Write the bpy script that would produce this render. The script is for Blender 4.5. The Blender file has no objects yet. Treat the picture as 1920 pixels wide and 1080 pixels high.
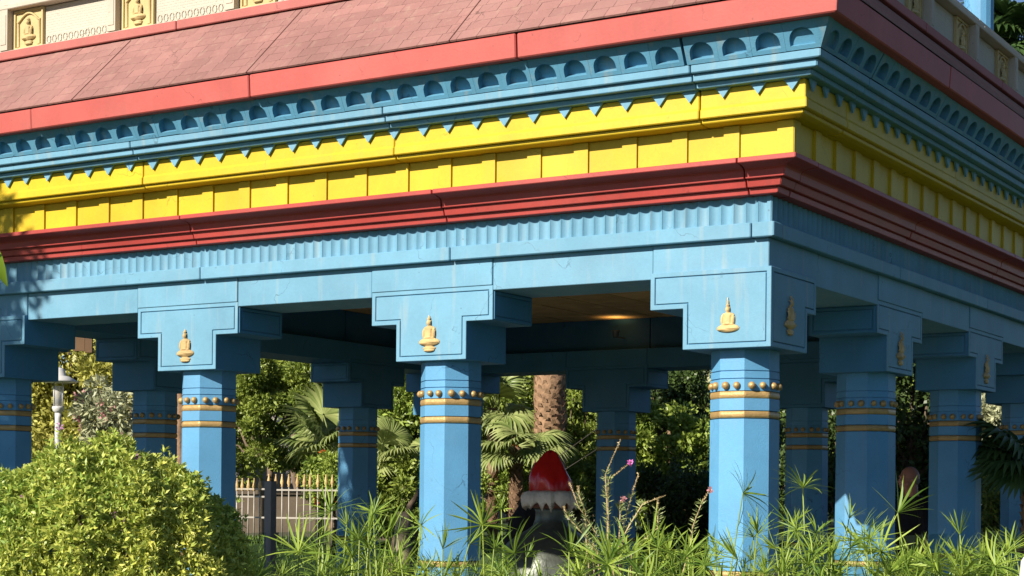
import bpy, bmesh, math, random
import numpy as np
from mathutils import Vector, Matrix
random.seed(7); rng = np.random.default_rng(7)
scene = bpy.context.scene
C = scene.collection
R = math.radians
U = 2.4          # column spacing in metres
EYE = 1.5        # camera height above the pavilion floor

# ------------------------------------------------------------ camera, sky, sun
cam_d = bpy.data.cameras.new('camera'); cam = bpy.data.objects.new('camera', cam_d); C.objects.link(cam)
cam_d.sensor_width = 36; cam_d.lens = 3195.52/1920*36
cam_d.shift_x = 0.0019; cam_d.shift_y = 0.20137
cam_d.clip_start = 0.1; cam_d.clip_end = 2000
yaw, roll = 0.549, 0.0094
Fw = Vector((-math.sin(yaw), math.cos(yaw), 0)); Rt = Vector((math.cos(yaw), math.sin(yaw), 0)); Up = Vector((0, 0, 1))
Rc = Rt*math.cos(roll)+Up*math.sin(roll); Uc = Up*math.cos(roll)-Rt*math.sin(roll)
M4 = Matrix((Rc, Uc, -Fw)).transposed().to_4x4(); M4.translation = Vector((1.9589*U, -4.4748*U, EYE))
cam.matrix_world = M4
scene.camera = cam

SUN_EL, SUN_AZ = 30.0, 13.0      # azimuth: degrees to the left of the front face's normal (-y)
to_sun = Vector((-math.sin(R(SUN_AZ))*math.cos(R(SUN_EL)), -math.cos(R(SUN_AZ))*math.cos(R(SUN_EL)), math.sin(R(SUN_EL))))
world = bpy.data.worlds.new('World'); scene.world = world; world.use_nodes = True
wn = world.node_tree; bg = wn.nodes['Background']
sky = wn.nodes.new('ShaderNodeTexSky'); sky.sky_type = 'NISHITA'; sky.sun_disc = False
sky.sun_elevation = R(SUN_EL); sky.sun_rotation = math.atan2(to_sun.x, to_sun.y)
sky.air_density = 0.65; sky.dust_density = 0.25; sky.ozone_density = 2.5
wn.links.new(sky.outputs[0], bg.inputs[0]); bg.inputs[1].default_value = 0.07
sd = bpy.data.lights.new('sun', 'SUN'); sun = bpy.data.objects.new('sun', sd); C.objects.link(sun)
sd.energy = 5.0; sd.angle = R(0.5); sd.color = (1.0, 0.92, 0.78)
sun.rotation_euler = to_sun.to_track_quat('Z', 'Y').to_euler()
scene.view_settings.view_transform = 'Standard'; scene.view_settings.look = 'None'
scene.view_settings.exposure = 0.82; scene.view_settings.gamma = 1.0
scene.render.engine = 'CYCLES'

# ------------------------------------------------------------ materials
MATS = {}
def nodes_of(name):
    m = bpy.data.materials.new(name); m.use_nodes = True
    nt = m.node_tree; return m, nt, nt.nodes['Principled BSDF']
def paint(name, col, rough=0.6, var=0.10, scale=3.0, bump=0.15, bscale=60, stain=0.0, stain_col=(0.3, 0.25, 0.15), metal=0.0, hue=None, fine=0.035):
    """painted render: two scales of tone variation, optional vertical water stains, fine relief"""
    m, nt, p = nodes_of(name); N = nt.nodes; L = nt.links
    tc = N.new('ShaderNodeTexCoord'); geo = N.new('ShaderNodeNewGeometry')
    n1 = N.new('ShaderNodeTexNoise'); n1.inputs['Scale'].default_value = scale; n1.inputs['Detail'].default_value = 5
    L.new(geo.outputs['Position'], n1.inputs['Vector'])
    r1 = N.new('ShaderNodeMapRange'); r1.inputs[1].default_value = .3; r1.inputs[2].default_value = .7
    r1.inputs[3].default_value = 1-var; r1.inputs[4].default_value = 1+var
    L.new(n1.outputs['Fac'], r1.inputs[0])
    n2 = N.new('ShaderNodeTexNoise'); n2.inputs['Scale'].default_value = 45; n2.inputs['Detail'].default_value = 6
    L.new(geo.outputs['Position'], n2.inputs['Vector'])
    r2 = N.new('ShaderNodeMapRange'); r2.inputs[1].default_value = .3; r2.inputs[2].default_value = .7
    r2.inputs[3].default_value = 1-fine; r2.inputs[4].default_value = 1+fine
    L.new(n2.outputs['Fac'], r2.inputs[0])
    mu = N.new('ShaderNodeMath'); mu.operation = 'MULTIPLY'; L.new(r1.outputs[0], mu.inputs[0]); L.new(r2.outputs[0], mu.inputs[1])
    # per-piece tone
    ri = N.new('ShaderNodeObjectInfo'); r3 = N.new('ShaderNodeMapRange'); r3.inputs[3].default_value = 1-var*.6; r3.inputs[4].default_value = 1+var*.6
    L.new(ri.outputs['Random'], r3.inputs[0])
    mu2 = N.new('ShaderNodeMath'); mu2.operation = 'MULTIPLY'; L.new(mu.outputs[0], mu2.inputs[0]); L.new(r3.outputs[0], mu2.inputs[1])
    cm = N.new('ShaderNodeVectorMath'); cm.operation = 'SCALE'; cm.inputs[0].default_value = col
    L.new(mu2.outputs[0], cm.inputs['Scale'])
    out = cm.outputs[0]
    if stain > 0:
        mp = N.new('ShaderNodeMapping'); mp.inputs['Scale'].default_value = (9, 9, .8); L.new(geo.outputs['Position'], mp.inputs[0])
        ns = N.new('ShaderNodeTexNoise'); ns.inputs['Scale'].default_value = 1.6; ns.inputs['Detail'].default_value = 7; L.new(mp.outputs[0], ns.inputs['Vector'])
        rs = N.new('ShaderNodeMapRange'); rs.inputs[1].default_value = .56; rs.inputs[2].default_value = .78; rs.inputs[4].default_value = stain
        L.new(ns.outputs['Fac'], rs.inputs[0])
        mx = N.new('ShaderNodeMix'); mx.data_type = 'RGBA'; L.new(rs.outputs[0], mx.inputs['Factor']); L.new(out, mx.inputs['A']); mx.inputs['B'].default_value = (*stain_col, 1)
        out = mx.outputs['Result']
        # hairline cracks in some places
        wv = N.new('ShaderNodeTexNoise'); wv.inputs['Scale'].default_value = 3.5; wv.inputs['Detail'].default_value = 4; L.new(geo.outputs['Position'], wv.inputs['Vector'])
        wa = N.new('ShaderNodeVectorMath'); wa.operation = 'MULTIPLY_ADD'; wa.inputs[1].default_value = (.5, .5, .5); L.new(wv.outputs['Color'], wa.inputs[0]); L.new(geo.outputs['Position'], wa.inputs[2])
        vo = N.new('ShaderNodeTexVoronoi'); vo.feature = 'DISTANCE_TO_EDGE'; vo.inputs['Scale'].default_value = 1.1; L.new(wa.outputs[0], vo.inputs['Vector'])
        lt = N.new('ShaderNodeMath'); lt.operation = 'LESS_THAN'; lt.inputs[1].default_value = .0032; L.new(vo.outputs['Distance'], lt.inputs[0])
        mk = N.new('ShaderNodeMapRange'); mk.inputs[1].default_value = .5; mk.inputs[2].default_value = .6; mk.inputs[4].default_value = .6; L.new(n1.outputs['Fac'], mk.inputs[0])
        lm = N.new('ShaderNodeMath'); lm.operation = 'MULTIPLY'; L.new(lt.outputs[0], lm.inputs[0]); L.new(mk.outputs[0], lm.inputs[1])
        mq = N.new('ShaderNodeMix'); mq.data_type = 'RGBA'; L.new(lm.outputs[0], mq.inputs['Factor']); L.new(out, mq.inputs['A']); mq.inputs['B'].default_value = (col[0]*.3, col[1]*.3, col[2]*.3, 1)
        out = mq.outputs['Result']
        # faded, dusty patches
        nf = N.new('ShaderNodeTexNoise'); nf.inputs['Scale'].default_value = 1.1; nf.inputs['Detail'].default_value = 8; nf.inputs['Roughness'].default_value = .65; L.new(geo.outputs['Position'], nf.inputs['Vector'])
        rf = N.new('ShaderNodeMapRange'); rf.inputs[1].default_value = .5; rf.inputs[2].default_value = .75; rf.inputs[4].default_value = .35; L.new(nf.outputs['Fac'], rf.inputs[0])
        mf = N.new('ShaderNodeMix'); mf.data_type = 'RGBA'; L.new(rf.outputs[0], mf.inputs['Factor']); L.new(out, mf.inputs['A']); mf.inputs['B'].default_value = (col[0]*.75+.10, col[1]*.75+.09, col[2]*.75+.075, 1)
        out = mf.outputs['Result']
        # small chips
        nc = N.new('ShaderNodeTexVoronoi'); nc.inputs['Scale'].default_value = 7; L.new(geo.outputs['Position'], nc.inputs['Vector'])
        rc = N.new('ShaderNodeMath'); rc.operation = 'LESS_THAN'; rc.inputs[1].default_value = .045; L.new(nc.outputs['Distance'], rc.inputs[0])
        sc = N.new('ShaderNodeMath'); sc.operation = 'MULTIPLY'; sc.inputs[1].default_value = .55; L.new(rc.outputs[0], sc.inputs[0])
        mc = N.new('ShaderNodeMix'); mc.data_type = 'RGBA'; L.new(sc.outputs[0], mc.inputs['Factor']); L.new(out, mc.inputs['A']); mc.inputs['B'].default_value = (col[0]*.35+.02, col[1]*.35+.02, col[2]*.35+.02, 1)
        out = mc.outputs['Result']
    L.new(out, p.inputs['Base Color'])
    p.inputs['Roughness'].default_value = rough; p.inputs['Metallic'].default_value = metal
    p.inputs['Specular IOR Level'].default_value = .35
    nb = N.new('ShaderNodeTexNoise'); nb.inputs['Scale'].default_value = bscale; nb.inputs['Detail'].default_value = 4
    L.new(geo.outputs['Position'], nb.inputs['Vector'])
    bp = N.new('ShaderNodeBump'); bp.inputs['Strength'].default_value = bump; bp.inputs['Distance'].default_value = .01
    L.new(nb.outputs['Fac'], bp.inputs['Height']); L.new(bp.outputs[0], p.inputs['Normal'])
    MATS[name] = m; return m
def leafmat(name, c1, c2, rough=.45, trans=.3, spec=.4, gloss_tint=None):
    """leaf: colour drawn per leaf between two tones, some light through the blade"""
    m, nt, p = nodes_of(name); N = nt.nodes; L = nt.links
    geo = N.new('ShaderNodeNewGeometry')
    rmp = N.new('ShaderNodeMix'); rmp.data_type = 'RGBA'; rmp.inputs['A'].default_value = (*c1, 1); rmp.inputs['B'].default_value = (*c2, 1)
    n1 = N.new('ShaderNodeTexNoise'); n1.inputs['Scale'].default_value = 1.7; n1.inputs['Detail'].default_value = 2; L.new(geo.outputs['Position'], n1.inputs['Vector'])
    ad = N.new('ShaderNodeMath'); ad.operation = 'MULTIPLY_ADD'; ad.inputs[1].default_value = .7; L.new(geo.outputs['Random Per Island'], ad.inputs[0])
    sb = N.new('ShaderNodeMath'); sb.operation = 'MULTIPLY_ADD'; sb.inputs[1].default_value = 1.2; sb.inputs[2].default_value = -.42; L.new(n1.outputs['Fac'], sb.inputs[0]); L.new(sb.outputs[0], ad.inputs[2])
    cl = N.new('ShaderNodeClamp'); L.new(ad.outputs[0], cl.inputs[0])
    L.new(cl.outputs[0], rmp.inputs['Factor'])
    L.new(rmp.outputs['Result'], p.inputs['Base Color']); p.inputs['Roughness'].default_value = rough; p.inputs['Specular IOR Level'].default_value = spec
    tr = N.new('ShaderNodeBsdfTranslucent'); L.new(rmp.outputs['Result'], tr.inputs['Color'])
    mx = N.new('ShaderNodeMixShader'); mx.inputs[0].default_value = trans
    L.new(p.outputs[0], mx.inputs[1]); L.new(tr.outputs[0], mx.inputs[2]); L.new(mx.outputs[0], N['Material Output'].inputs[0])
    MATS[name] = m; return m

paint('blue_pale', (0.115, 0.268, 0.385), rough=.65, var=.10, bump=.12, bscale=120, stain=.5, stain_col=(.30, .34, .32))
paint('blue_niche', (0.08, 0.24, 0.37), rough=.65, var=.08, bump=.15, bscale=120, stain=.55, stain_col=(.30, .29, .22))
paint('blue_deep', (0.088, 0.262, 0.45), rough=.6, var=.09, bump=.2, bscale=120, stain=.32, stain_col=(.14, .26, .36))
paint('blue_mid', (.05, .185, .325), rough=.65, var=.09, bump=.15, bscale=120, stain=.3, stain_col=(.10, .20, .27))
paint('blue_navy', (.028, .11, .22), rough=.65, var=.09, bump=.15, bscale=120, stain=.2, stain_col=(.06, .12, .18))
paint('yellow', (0.51, 0.35, 0.01), rough=.55, var=.09, bump=.07, bscale=90, stain=.34, stain_col=(.40, .29, .05), fine=.04)
paint('red_fascia', (0.4, 0.078, 0.068), rough=.6, var=.09, bump=.08, stain=.38, stain_col=(.27, .07, .055))
paint('red_cornice', (0.34, 0.046, 0.04), rough=.5, var=.1, bump=.08, stain=.38, stain_col=(.2, .05, .045))
paint('roof_tile', (0.26, 0.128, 0.115), rough=.8, var=.16, scale=1.2, bump=.3, stain=.3, stain_col=(.40, .30, .22))
paint('kerb_red', (.34, .10, .09), rough=.7, var=.1, stain=.3, stain_col=(.3, .14, .1))
paint('roof_bed', (.12, .05, .045), rough=.9)
paint('gold', (0.4, 0.26, 0.105), rough=.45, var=.12, scale=14, bump=.3, metal=.25)
paint('gold_pale', (0.47, 0.32, 0.14), rough=.6, var=.22, scale=14, bump=.25)
paint('cream', (0.44, 0.39, 0.32), rough=.75, var=.08, bump=.2, stain=.2, stain_col=(.5, .42, .3))
paint('relief_yellow', (0.47, 0.36, 0.17), rough=.65, var=.12, bump=.25, stain=.3, stain_col=(.45, .30, .10))
paint('ceiling_tile', (0.5, 0.33, 0.16), rough=.8, var=.16, scale=5, bump=.2)
paint('ceiling_joint', (.05, .03, .02), rough=.9)
paint('floor_stone', (0.16, 0.145, 0.12), rough=.7, var=.12)
paint('metal_dark', (0.15, 0.145, 0.145), rough=.45, var=.08, metal=.4, bump=.05)
paint('metal_pale', (0.34, 0.31, 0.27), rough=.5, var=.1, metal=.2, bump=.05)
paint('white_enamel', (0.55, 0.54, 0.53), rough=.4, var=.04, bump=.05)
paint('wall_tan', (0.11, 0.085, 0.06), rough=.9, var=.15, bump=.3, stain=.3, stain_col=(.2, .15, .1))
paint('wall_grey', (0.28, 0.25, 0.245), rough=.9, var=.08)
paint('wall_white', (0.45, 0.42, 0.39), rough=.85, var=.05)
paint('window_dark', (.05, .055, .06), rough=.2, var=.05)
paint('bark', (.14, .10, .07), rough=.95, var=.3, scale=8, bump=.9, bscale=25)
paint('bark_pale', (0.3, 0.25, 0.18), rough=.95, var=.2, scale=8, bump=.6, bscale=25)
paint('palm_bark', (0.22, 0.135, 0.08), rough=.95, var=.3, scale=12, bump=1.0, bscale=30)
paint('wood', (0.12, 0.065, 0.03), rough=.7, var=.15, bump=.3)
paint('soil', (.10, .075, .05), rough=1, var=.3, bump=.8, bscale=20)
paint('lawn', (0.032, 0.055, 0.013), rough=1, var=.35, scale=2, bump=1.0, bscale=40)
paint('bronze', (0.085, 0.095, 0.08), rough=.38, var=.35, scale=5, bump=.35, bscale=30, stain=.35, stain_col=(.08, .085, .065), metal=.35)
paint('icing', (0.6, 0.56, 0.51), rough=.8, var=.14, scale=9, bump=.4, stain=.35, stain_col=(.25, .23, .22))
paint('collar_brown', (.13, .05, .035), rough=.5, var=.15)
paint('skin', (0.4, 0.175, 0.12), rough=.5, var=.08, bump=.1)
paint('hair_grey', (0.19, 0.165, 0.15), rough=.8, var=.1, bump=.4, bscale=200)
paint('cloth_black', (0.008, 0.008, 0.012), rough=.9, var=.15, bump=.3, bscale=30)
paint('cloth_brown', (.30, .11, .04), rough=.9, var=.12, bump=.3, bscale=30)
paint('shoe', (.05, .04, .035), rough=.7)
paint('rope', (.05, .045, .035), rough=.9)
m, nt, p = nodes_of('red_glaze'); MATS['red_glaze'] = m
nz = nt.nodes.new('ShaderNodeTexNoise'); nz.inputs['Scale'].default_value = 9
rp = nt.nodes.new('ShaderNodeMapRange'); rp.inputs[3].default_value = .75; rp.inputs[4].default_value = 1.2
sc = nt.nodes.new('ShaderNodeVectorMath'); sc.operation = 'SCALE'; sc.inputs[0].default_value = (.50, .008, .009)
nt.links.new(nz.outputs['Fac'], rp.inputs[0]); nt.links.new(rp.outputs[0], sc.inputs['Scale']); nt.links.new(sc.outputs[0], p.inputs['Base Color'])
p.inputs['Roughness'].default_value = .22; p.inputs['Coat Weight'].default_value = .15
m, nt, p = nodes_of('glass'); MATS['glass'] = m
tb = nt.nodes.new('ShaderNodeBsdfTransparent'); tb.inputs[0].default_value = (.80, .88, .86, 1)
gb = nt.nodes.new('ShaderNodeBsdfGlossy'); gb.inputs['Roughness'].default_value = .02
fr = nt.nodes.new('ShaderNodeFresnel'); fr.inputs[0].default_value = 1.5
mx = nt.nodes.new('ShaderNodeMixShader')
gq = nt.nodes.new('ShaderNodeNewGeometry'); iv = nt.nodes.new('ShaderNodeMath'); iv.operation = 'SUBTRACT'; iv.inputs[0].default_value = 1
mq = nt.nodes.new('ShaderNodeMath'); mq.operation = 'MULTIPLY'; nt.links.new(gq.outputs['Backfacing'], iv.inputs[1]); nt.links.new(iv.outputs[0], mq.inputs[0]); nt.links.new(fr.outputs[0], mq.inputs[1])
nt.links.new(mq.outputs[0], mx.inputs[0]); nt.links.new(tb.outputs[0], mx.inputs[1]); nt.links.new(gb.outputs[0], mx.inputs[2]); nt.links.new(mx.outputs[0], nt.nodes['Material Output'].inputs[0])
m, nt, p = nodes_of('lens_glass'); MATS['lamp_glass'] = m
p.inputs['Base Color'].default_value = (.75, .72, .68, 1); p.inputs['Roughness'].default_value = .15; p.inputs['Transmission Weight'].default_value = .5
# woven pattern of the white parapet panels: fine relief
m = paint('weave', (0.46, 0.42, 0.35), rough=.75, var=.06, bump=.1, stain=.15, stain_col=(.55, .45, .33)); nt = m.node_tree; N = nt.nodes
p = N['Principled BSDF']; tc = N.new('ShaderNodeTexCoord'); mp = N.new('ShaderNodeMapping'); mp.inputs['Rotation'].default_value = (R(90), 0, 0)
br = N.new('ShaderNodeTexBrick'); br.inputs['Scale'].default_value = 1; br.inputs['Mortar Size'].default_value = .006; br.inputs['Brick Width'].default_value = .05; br.inputs['Row Height'].default_value = .022
br.inputs['Color1'].default_value = (1, 1, 1, 1); br.inputs['Color2'].default_value = (1, 1, 1, 1); br.inputs['Mortar'].default_value = (0, 0, 0, 1)
nt.links.new(tc.outputs['Object'], mp.inputs[0]); nt.links.new(mp.outputs[0], br.inputs['Vector'])
bp = N.new('ShaderNodeBump'); bp.inputs['Strength'].default_value = .9; bp.inputs['Distance'].default_value = .012
nt.links.new(br.outputs['Color'], bp.inputs['Height']); nt.links.new(bp.outputs[0], p.inputs['Normal'])

leafmat('leaf_bush', (.21, .34, .055), (.64, .62, .13), trans=.25)
leafmat('leaf_papyrus', (.09, .19, .03), (.36, .46, .065), trans=.35)
leafmat('leaf_olive', (.26, .28, .05), (.58, .53, .13), trans=.25)
leafmat('leaf_tree', (.08, .14, .02), (.34, .40, .075), trans=.25)
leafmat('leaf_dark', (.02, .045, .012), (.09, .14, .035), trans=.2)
leafmat('leaf_hedge', (.10, .18, .025), (.38, .46, .09), trans=.25)
leafmat('leaf_silver', (.20, .23, .13), (.50, .50, .30), trans=.2)
leafmat('frond', (.12, .18, .04), (.38, .42, .16), trans=.25, rough=.4)
leafmat('frond_dark', (.02, .05, .015), (.08, .14, .04), trans=.2, rough=.4)
leafmat('stalk_dry', (.36, .27, .13), (.55, .42, .22), trans=.2)
leafmat('needle', (.20, .26, .08), (.38, .42, .18), trans=.2)
leafmat('petal_purple', (.42, .16, .36), (.58, .32, .50), trans=.3)
leafmat('petal_pink', (.65, .25, .30), (.80, .45, .45), trans=.3)
leafmat('petal_magenta', (.75, .15, .55), (.85, .25, .65), trans=.3)
leafmat('petal_red', (.75, .07, .02), (.85, .16, .03), trans=.3)
leafmat('petal_cream', (.62, .55, .42), (.75, .70, .58), trans=.3)
leafmat('leaf_broad', (.15, .25, .02), (.22, .32, .03), trans=.35)

# ------------------------------------------------------------ mesh helpers
class MB:
    def __init__(s): s.v = []; s.f = []; s.sm = []
    def add(s, vs, fs, smooth=False):
        n = len(s.v); s.v.extend([tuple(v) for v in vs]); s.f.extend([tuple(i+n for i in f) for f in fs]); s.sm.extend([smooth]*len(fs)); return s
    def box(s, x0, y0, z0, x1, y1, z1):
        return s.add([(x0, y0, z0), (x1, y0, z0), (x1, y1, z0), (x0, y1, z0), (x0, y0, z1), (x1, y0, z1), (x1, y1, z1), (x0, y1, z1)],
                     [(0, 3, 2, 1), (4, 5, 6, 7), (0, 1, 5, 4), (1, 2, 6, 5), (2, 3, 7, 6), (3, 0, 4, 7)])
    def prism(s, pts0, pts1, smooth=False):
        n = len(pts0)
        fs = [tuple(range(n))[::-1], tuple(range(n, 2*n))] + [(i, (i+1) % n, n+(i+1) % n, n+i) for i in range(n)]
        return s.add(list(pts0)+list(pts1), fs, smooth)
    def tube(s, pts, rad, n=6, caps=True):
        pts = [Vector(p) for p in pts]; vs = []; fs = []
        for i, p in enumerate(pts):
            d = (pts[min(i+1, len(pts)-1)]-pts[max(i-1, 0)]).normalized()
            a = d.orthogonal().normalized() if abs(d.z) > .95 else Vector((0, 0, 1)).cross(d).normalized()
            b = d.cross(a); r = rad[i] if hasattr(rad, '__len__') else rad
            vs += [p+a*r*math.cos(t*2*math.pi/n)+b*r*math.sin(t*2*math.pi/n) for t in range(n)]
        for i in range(len(pts)-1):
            fs += [(i*n+t, i*n+(t+1) % n, (i+1)*n+(t+1) % n, (i+1)*n+t) for t in range(n)]
        if caps: fs += [tuple(range(n))[::-1], tuple((len(pts)-1)*n+t for t in range(n))]
        return s.add(vs, fs, True)
    def lathe(s, prof, n=24, c=(0, 0, 0), smooth=True, wob=None):
        vs = []; fs = []
        for j, (r, z) in enumerate(prof):
            for t in range(n):
                a = t*2*math.pi/n; rr = r*(1 if wob is None else wob(a, z)); vs.append((c[0]+rr*math.cos(a), c[1]+rr*math.sin(a), c[2]+z))
        for j in range(len(prof)-1):
            fs += [(j*n+t, j*n+(t+1) % n, (j+1)*n+(t+1) % n, (j+1)*n+t) for t in range(n)]
        fs += [tuple(range(n))[::-1], tuple((len(prof)-1)*n+t for t in range(n))]
        return s.add(vs, fs, smooth)
    def mesh(s, name, mat, fix=True):
        me = bpy.data.meshes.new(name); me.from_pydata(s.v, [], s.f)
        me.polygons.foreach_set('use_smooth', s.sm)
        if fix:
            bm = bmesh.new(); bm.from_mesh(me); bmesh.ops.recalc_face_normals(bm, faces=bm.faces); bm.to_mesh(me); bm.free()
        me.materials.append(MATS[mat]); me.update(); return me
    def build(s, name, mat, parent=None, fix=True, **kw):
        return link(name, s.mesh(name, mat, fix), parent, **kw)
def link(name, me, parent=None, loc=None, rot=None, scale=None, **props):
    o = bpy.data.objects.new(name, me); C.objects.link(o)
    if parent: o.parent = parent
    if loc is not None: o.location = loc
    if rot is not None: o.rotation_euler = rot
    if scale is not None: o.scale = (scale,)*3 if not hasattr(scale, '__len__') else scale
    for k, v in props.items(): o[k] = v
    return o
def empty(name, loc, label, category, group=None, rz=0):
    o = bpy.data.objects.new(name, None); C.objects.link(o); o.location = loc; o.rotation_euler = (0, 0, rz); o.empty_display_size = .2
    o['label'] = label; o['category'] = category
    if group: o['group'] = group
    return o
def np_mesh(name, V, F, mat, smooth=False):
    """V (n,3), F (m,k) arrays to a mesh, fast"""
    me = bpy.data.meshes.new(name); V = np.asarray(V, np.float32); F = np.asarray(F, np.int32); k = F.shape[1]
    me.vertices.add(len(V)); me.vertices.foreach_set('co', V.ravel())
    me.loops.add(F.size); me.loops.foreach_set('vertex_index', F.ravel())
    me.polygons.add(len(F)); me.polygons.foreach_set('loop_start', np.arange(0, F.size, k, dtype=np.int32)); me.polygons.foreach_set('loop_total', np.full(len(F), k, np.int32))
    if smooth: me.polygons.foreach_set('use_smooth', np.ones(len(F), bool))
    me.materials.append(MATS[mat]); me.update(calc_edges=True); return me
def bevel(o, w, seg=1):
    md = o.modifiers.new('edge', 'BEVEL'); md.width = w; md.segments = seg; md.limit_method = 'ANGLE'; md.angle_limit = R(40); return o
# ------------------------------------------------------------ pavilion (all lengths in column spacings, heights from eye level)
PC = Vector((-1.5*U, 1.5*U, 0))
PV = empty('pavilion', PC, 'open pavilion with blue columns and red, yellow and blue painted eaves', 'pavilion')
def W(x, y, z): return (x*U, y*U, EYE+z*U)
def pav(name, mb, mat, parent=None, **kw):
    o = mb.build(name, mat, parent or PV, **kw)
    if parent is None: o.location = -PC
    return o
def put(name, me, loc, rz=0, parent=None, rot=None, **kw):
    o = link(name, me, parent or PV, **kw)
    o.location = Vector(loc)-(PC if parent is None else Vector((0, 0, 0)))
    o.rotation_euler = rot if rot is not None else (0, 0, rz); return o
SIDES = {'front': (lambda s, o, z: W(s, -o, z), -3, 0), 'right': (lambda s, o, z: W(o, s, z), 0, 3),
         'back': (lambda s, o, z: W(s, 3+o, z), -3, 0), 'left': (lambda s, o, z: W(-3-o, s, z), 0, 3)}
def moulding(name, mat, side, prof, cuts=(), gap=.0018, jit=.0, bev=0.0, parent=None):
    """closed profile [(outward, height)] run along one side, mitred at both corners, cut into pieces at the joints"""
    fn, a, b = SIDES[side]; cuts = [None]+list(cuts)+[None]; res = []
    for i in range(len(cuts)-1):
        d = random.uniform(-jit, jit); dz = random.uniform(-jit, jit)*.4
        p0 = [fn(a-o if cuts[i] is None else cuts[i]+gap, o+d, z+dz) for o, z in prof]
        p1 = [fn(b+o if cuts[i+1] is None else cuts[i+1]-gap, o+d, z+dz) for o, z in prof]
        mb = MB().prism(p0, p1); o_ = pav(name, mb, mat, parent)
        if bev: bevel(o_, bev)
        res.append(o_)
    return res
FC = {'front': (-2.04, -1.02, -.012), 'right': (.012, 1.02, 2.04), 'back': (), 'left': ()}
# eave fascia boards, slightly out of line with each other
for sd_, cuts in (('front', (-2.424, -1.473, -.513)), ('right', (.513, 1.473, 2.424)), ('back', (-2.4, -1.5, -.6)), ('left', (.6, 1.5, 2.4))):
    moulding('fascia_board', 'red_fascia', sd_, [(.4236, 1.215), (.4285, 1.2837), (.395, 1.2837), (.38, 1.2265), (.38, 1.2152)], cuts, gap=.0016, jit=.0035, bev=.008)
    # stepped blue cornice under the niches
    moulding('cornice_ledge', 'blue_pale', sd_, [(.3561, 1.1484), (.25, 1.1484), (.25, 1.1268), (.3545, 1.1268)], FC[sd_], bev=.006, jit=.0008)
    moulding('cornice_step', 'blue_pale', sd_, [(.3402, 1.1262), (.25, 1.1262), (.25, 1.107), (.3392, 1.107)], FC[sd_], bev=.005, jit=.0008)
    moulding('cornice_step', 'blue_pale', sd_, [(.3180, 1.1064), (.25, 1.1064), (.25, 1.0926), (.3172, 1.0926)], FC[sd_], bev=.005, jit=.0008)
    # yellow band and its lower lip
    moulding('yellow_band', 'yellow', sd_, [(.2906, 1.0922), (.2, 1.0922), (.2, 1.0156), (.2950, 1.0156), (.2946, 1.040), (.2906, 1.043)], FC[sd_], bev=.006, jit=.0012)
    moulding('yellow_lip', 'yellow', sd_, [(.2822, 1.0152), (.2, 1.0152), (.2, 1.0010), (.262, 1.0010), (.2812, 1.0045)], FC[sd_], bev=.005, jit=.0012)
    # red cornice: crown, cove and three fillets
    cove = [(.2438-.050*math.sin(t*math.pi/2), .8985-.0145*(1-math.cos(t*math.pi/2))) for t in (0, .25, .5, .75, 1)]
    rc = {'front': (-1.92, -.915, .076), 'right': (-.076, .915, 1.92), 'back': (), 'left': ()}[sd_]
    moulding('red_crown', 'red_cornice', sd_, [(.2438, .9125), (.12, .9125), (.12, .8640), (.1905, .8640)]+cove[::-1], rc, bev=.004, jit=.001)
    moulding('red_fillet', 'red_cornice', sd_, [(.1800, .8636), (.1, .8636), (.1, .8424), (.1735, .8424)], rc, bev=.004, jit=.001)
    moulding('red_fillet', 'red_cornice', sd_, [(.1625, .8420), (.1, .8420), (.1, .8250), (.1596, .8250)], rc, bev=.004, jit=.001)
    # blue ledge below the fluted frieze
    moulding('frieze_ledge', 'blue_pale', sd_, [(.1431, .7525), (.06, .7525), (.06, .7113), (.1425, .7113)], rc, bev=.006, jit=.0006)
    moulding('frieze_backing', 'blue_pale', sd_, [(.1200, .8246), (.06, .8246), (.06, .7530), (.1200, .7530)], ())
    moulding('panel_backing', 'yellow', sd_, [(.2255, 1.0006), (.13, 1.0006), (.13, .9130), (.2255, .9130)], ())
    moulding('niche_backing', 'blue_niche', sd_, [(.3215, 1.1490), (.352, 1.2142), (.25, 1.2146), (.25, 1.1490)], ())
    # roof bed and the red kerb at its head
    moulding('roof_bed', 'roof_bed', sd_, [(.3950, 1.2780), (.1300, 1.5560), (.10, 1.5560), (.3, 1.2780)], ())
    moulding('roof_kerb', 'kerb_red', sd_, [(.1620, 1.5590), (.1620, 1.5900), (.05, 1.5900), (.05, 1.5590)], {'front': (-2.02, -1.1), 'right': (1.1, 2.02), 'back': (), 'left': ()}[sd_], bev=.006)

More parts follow.
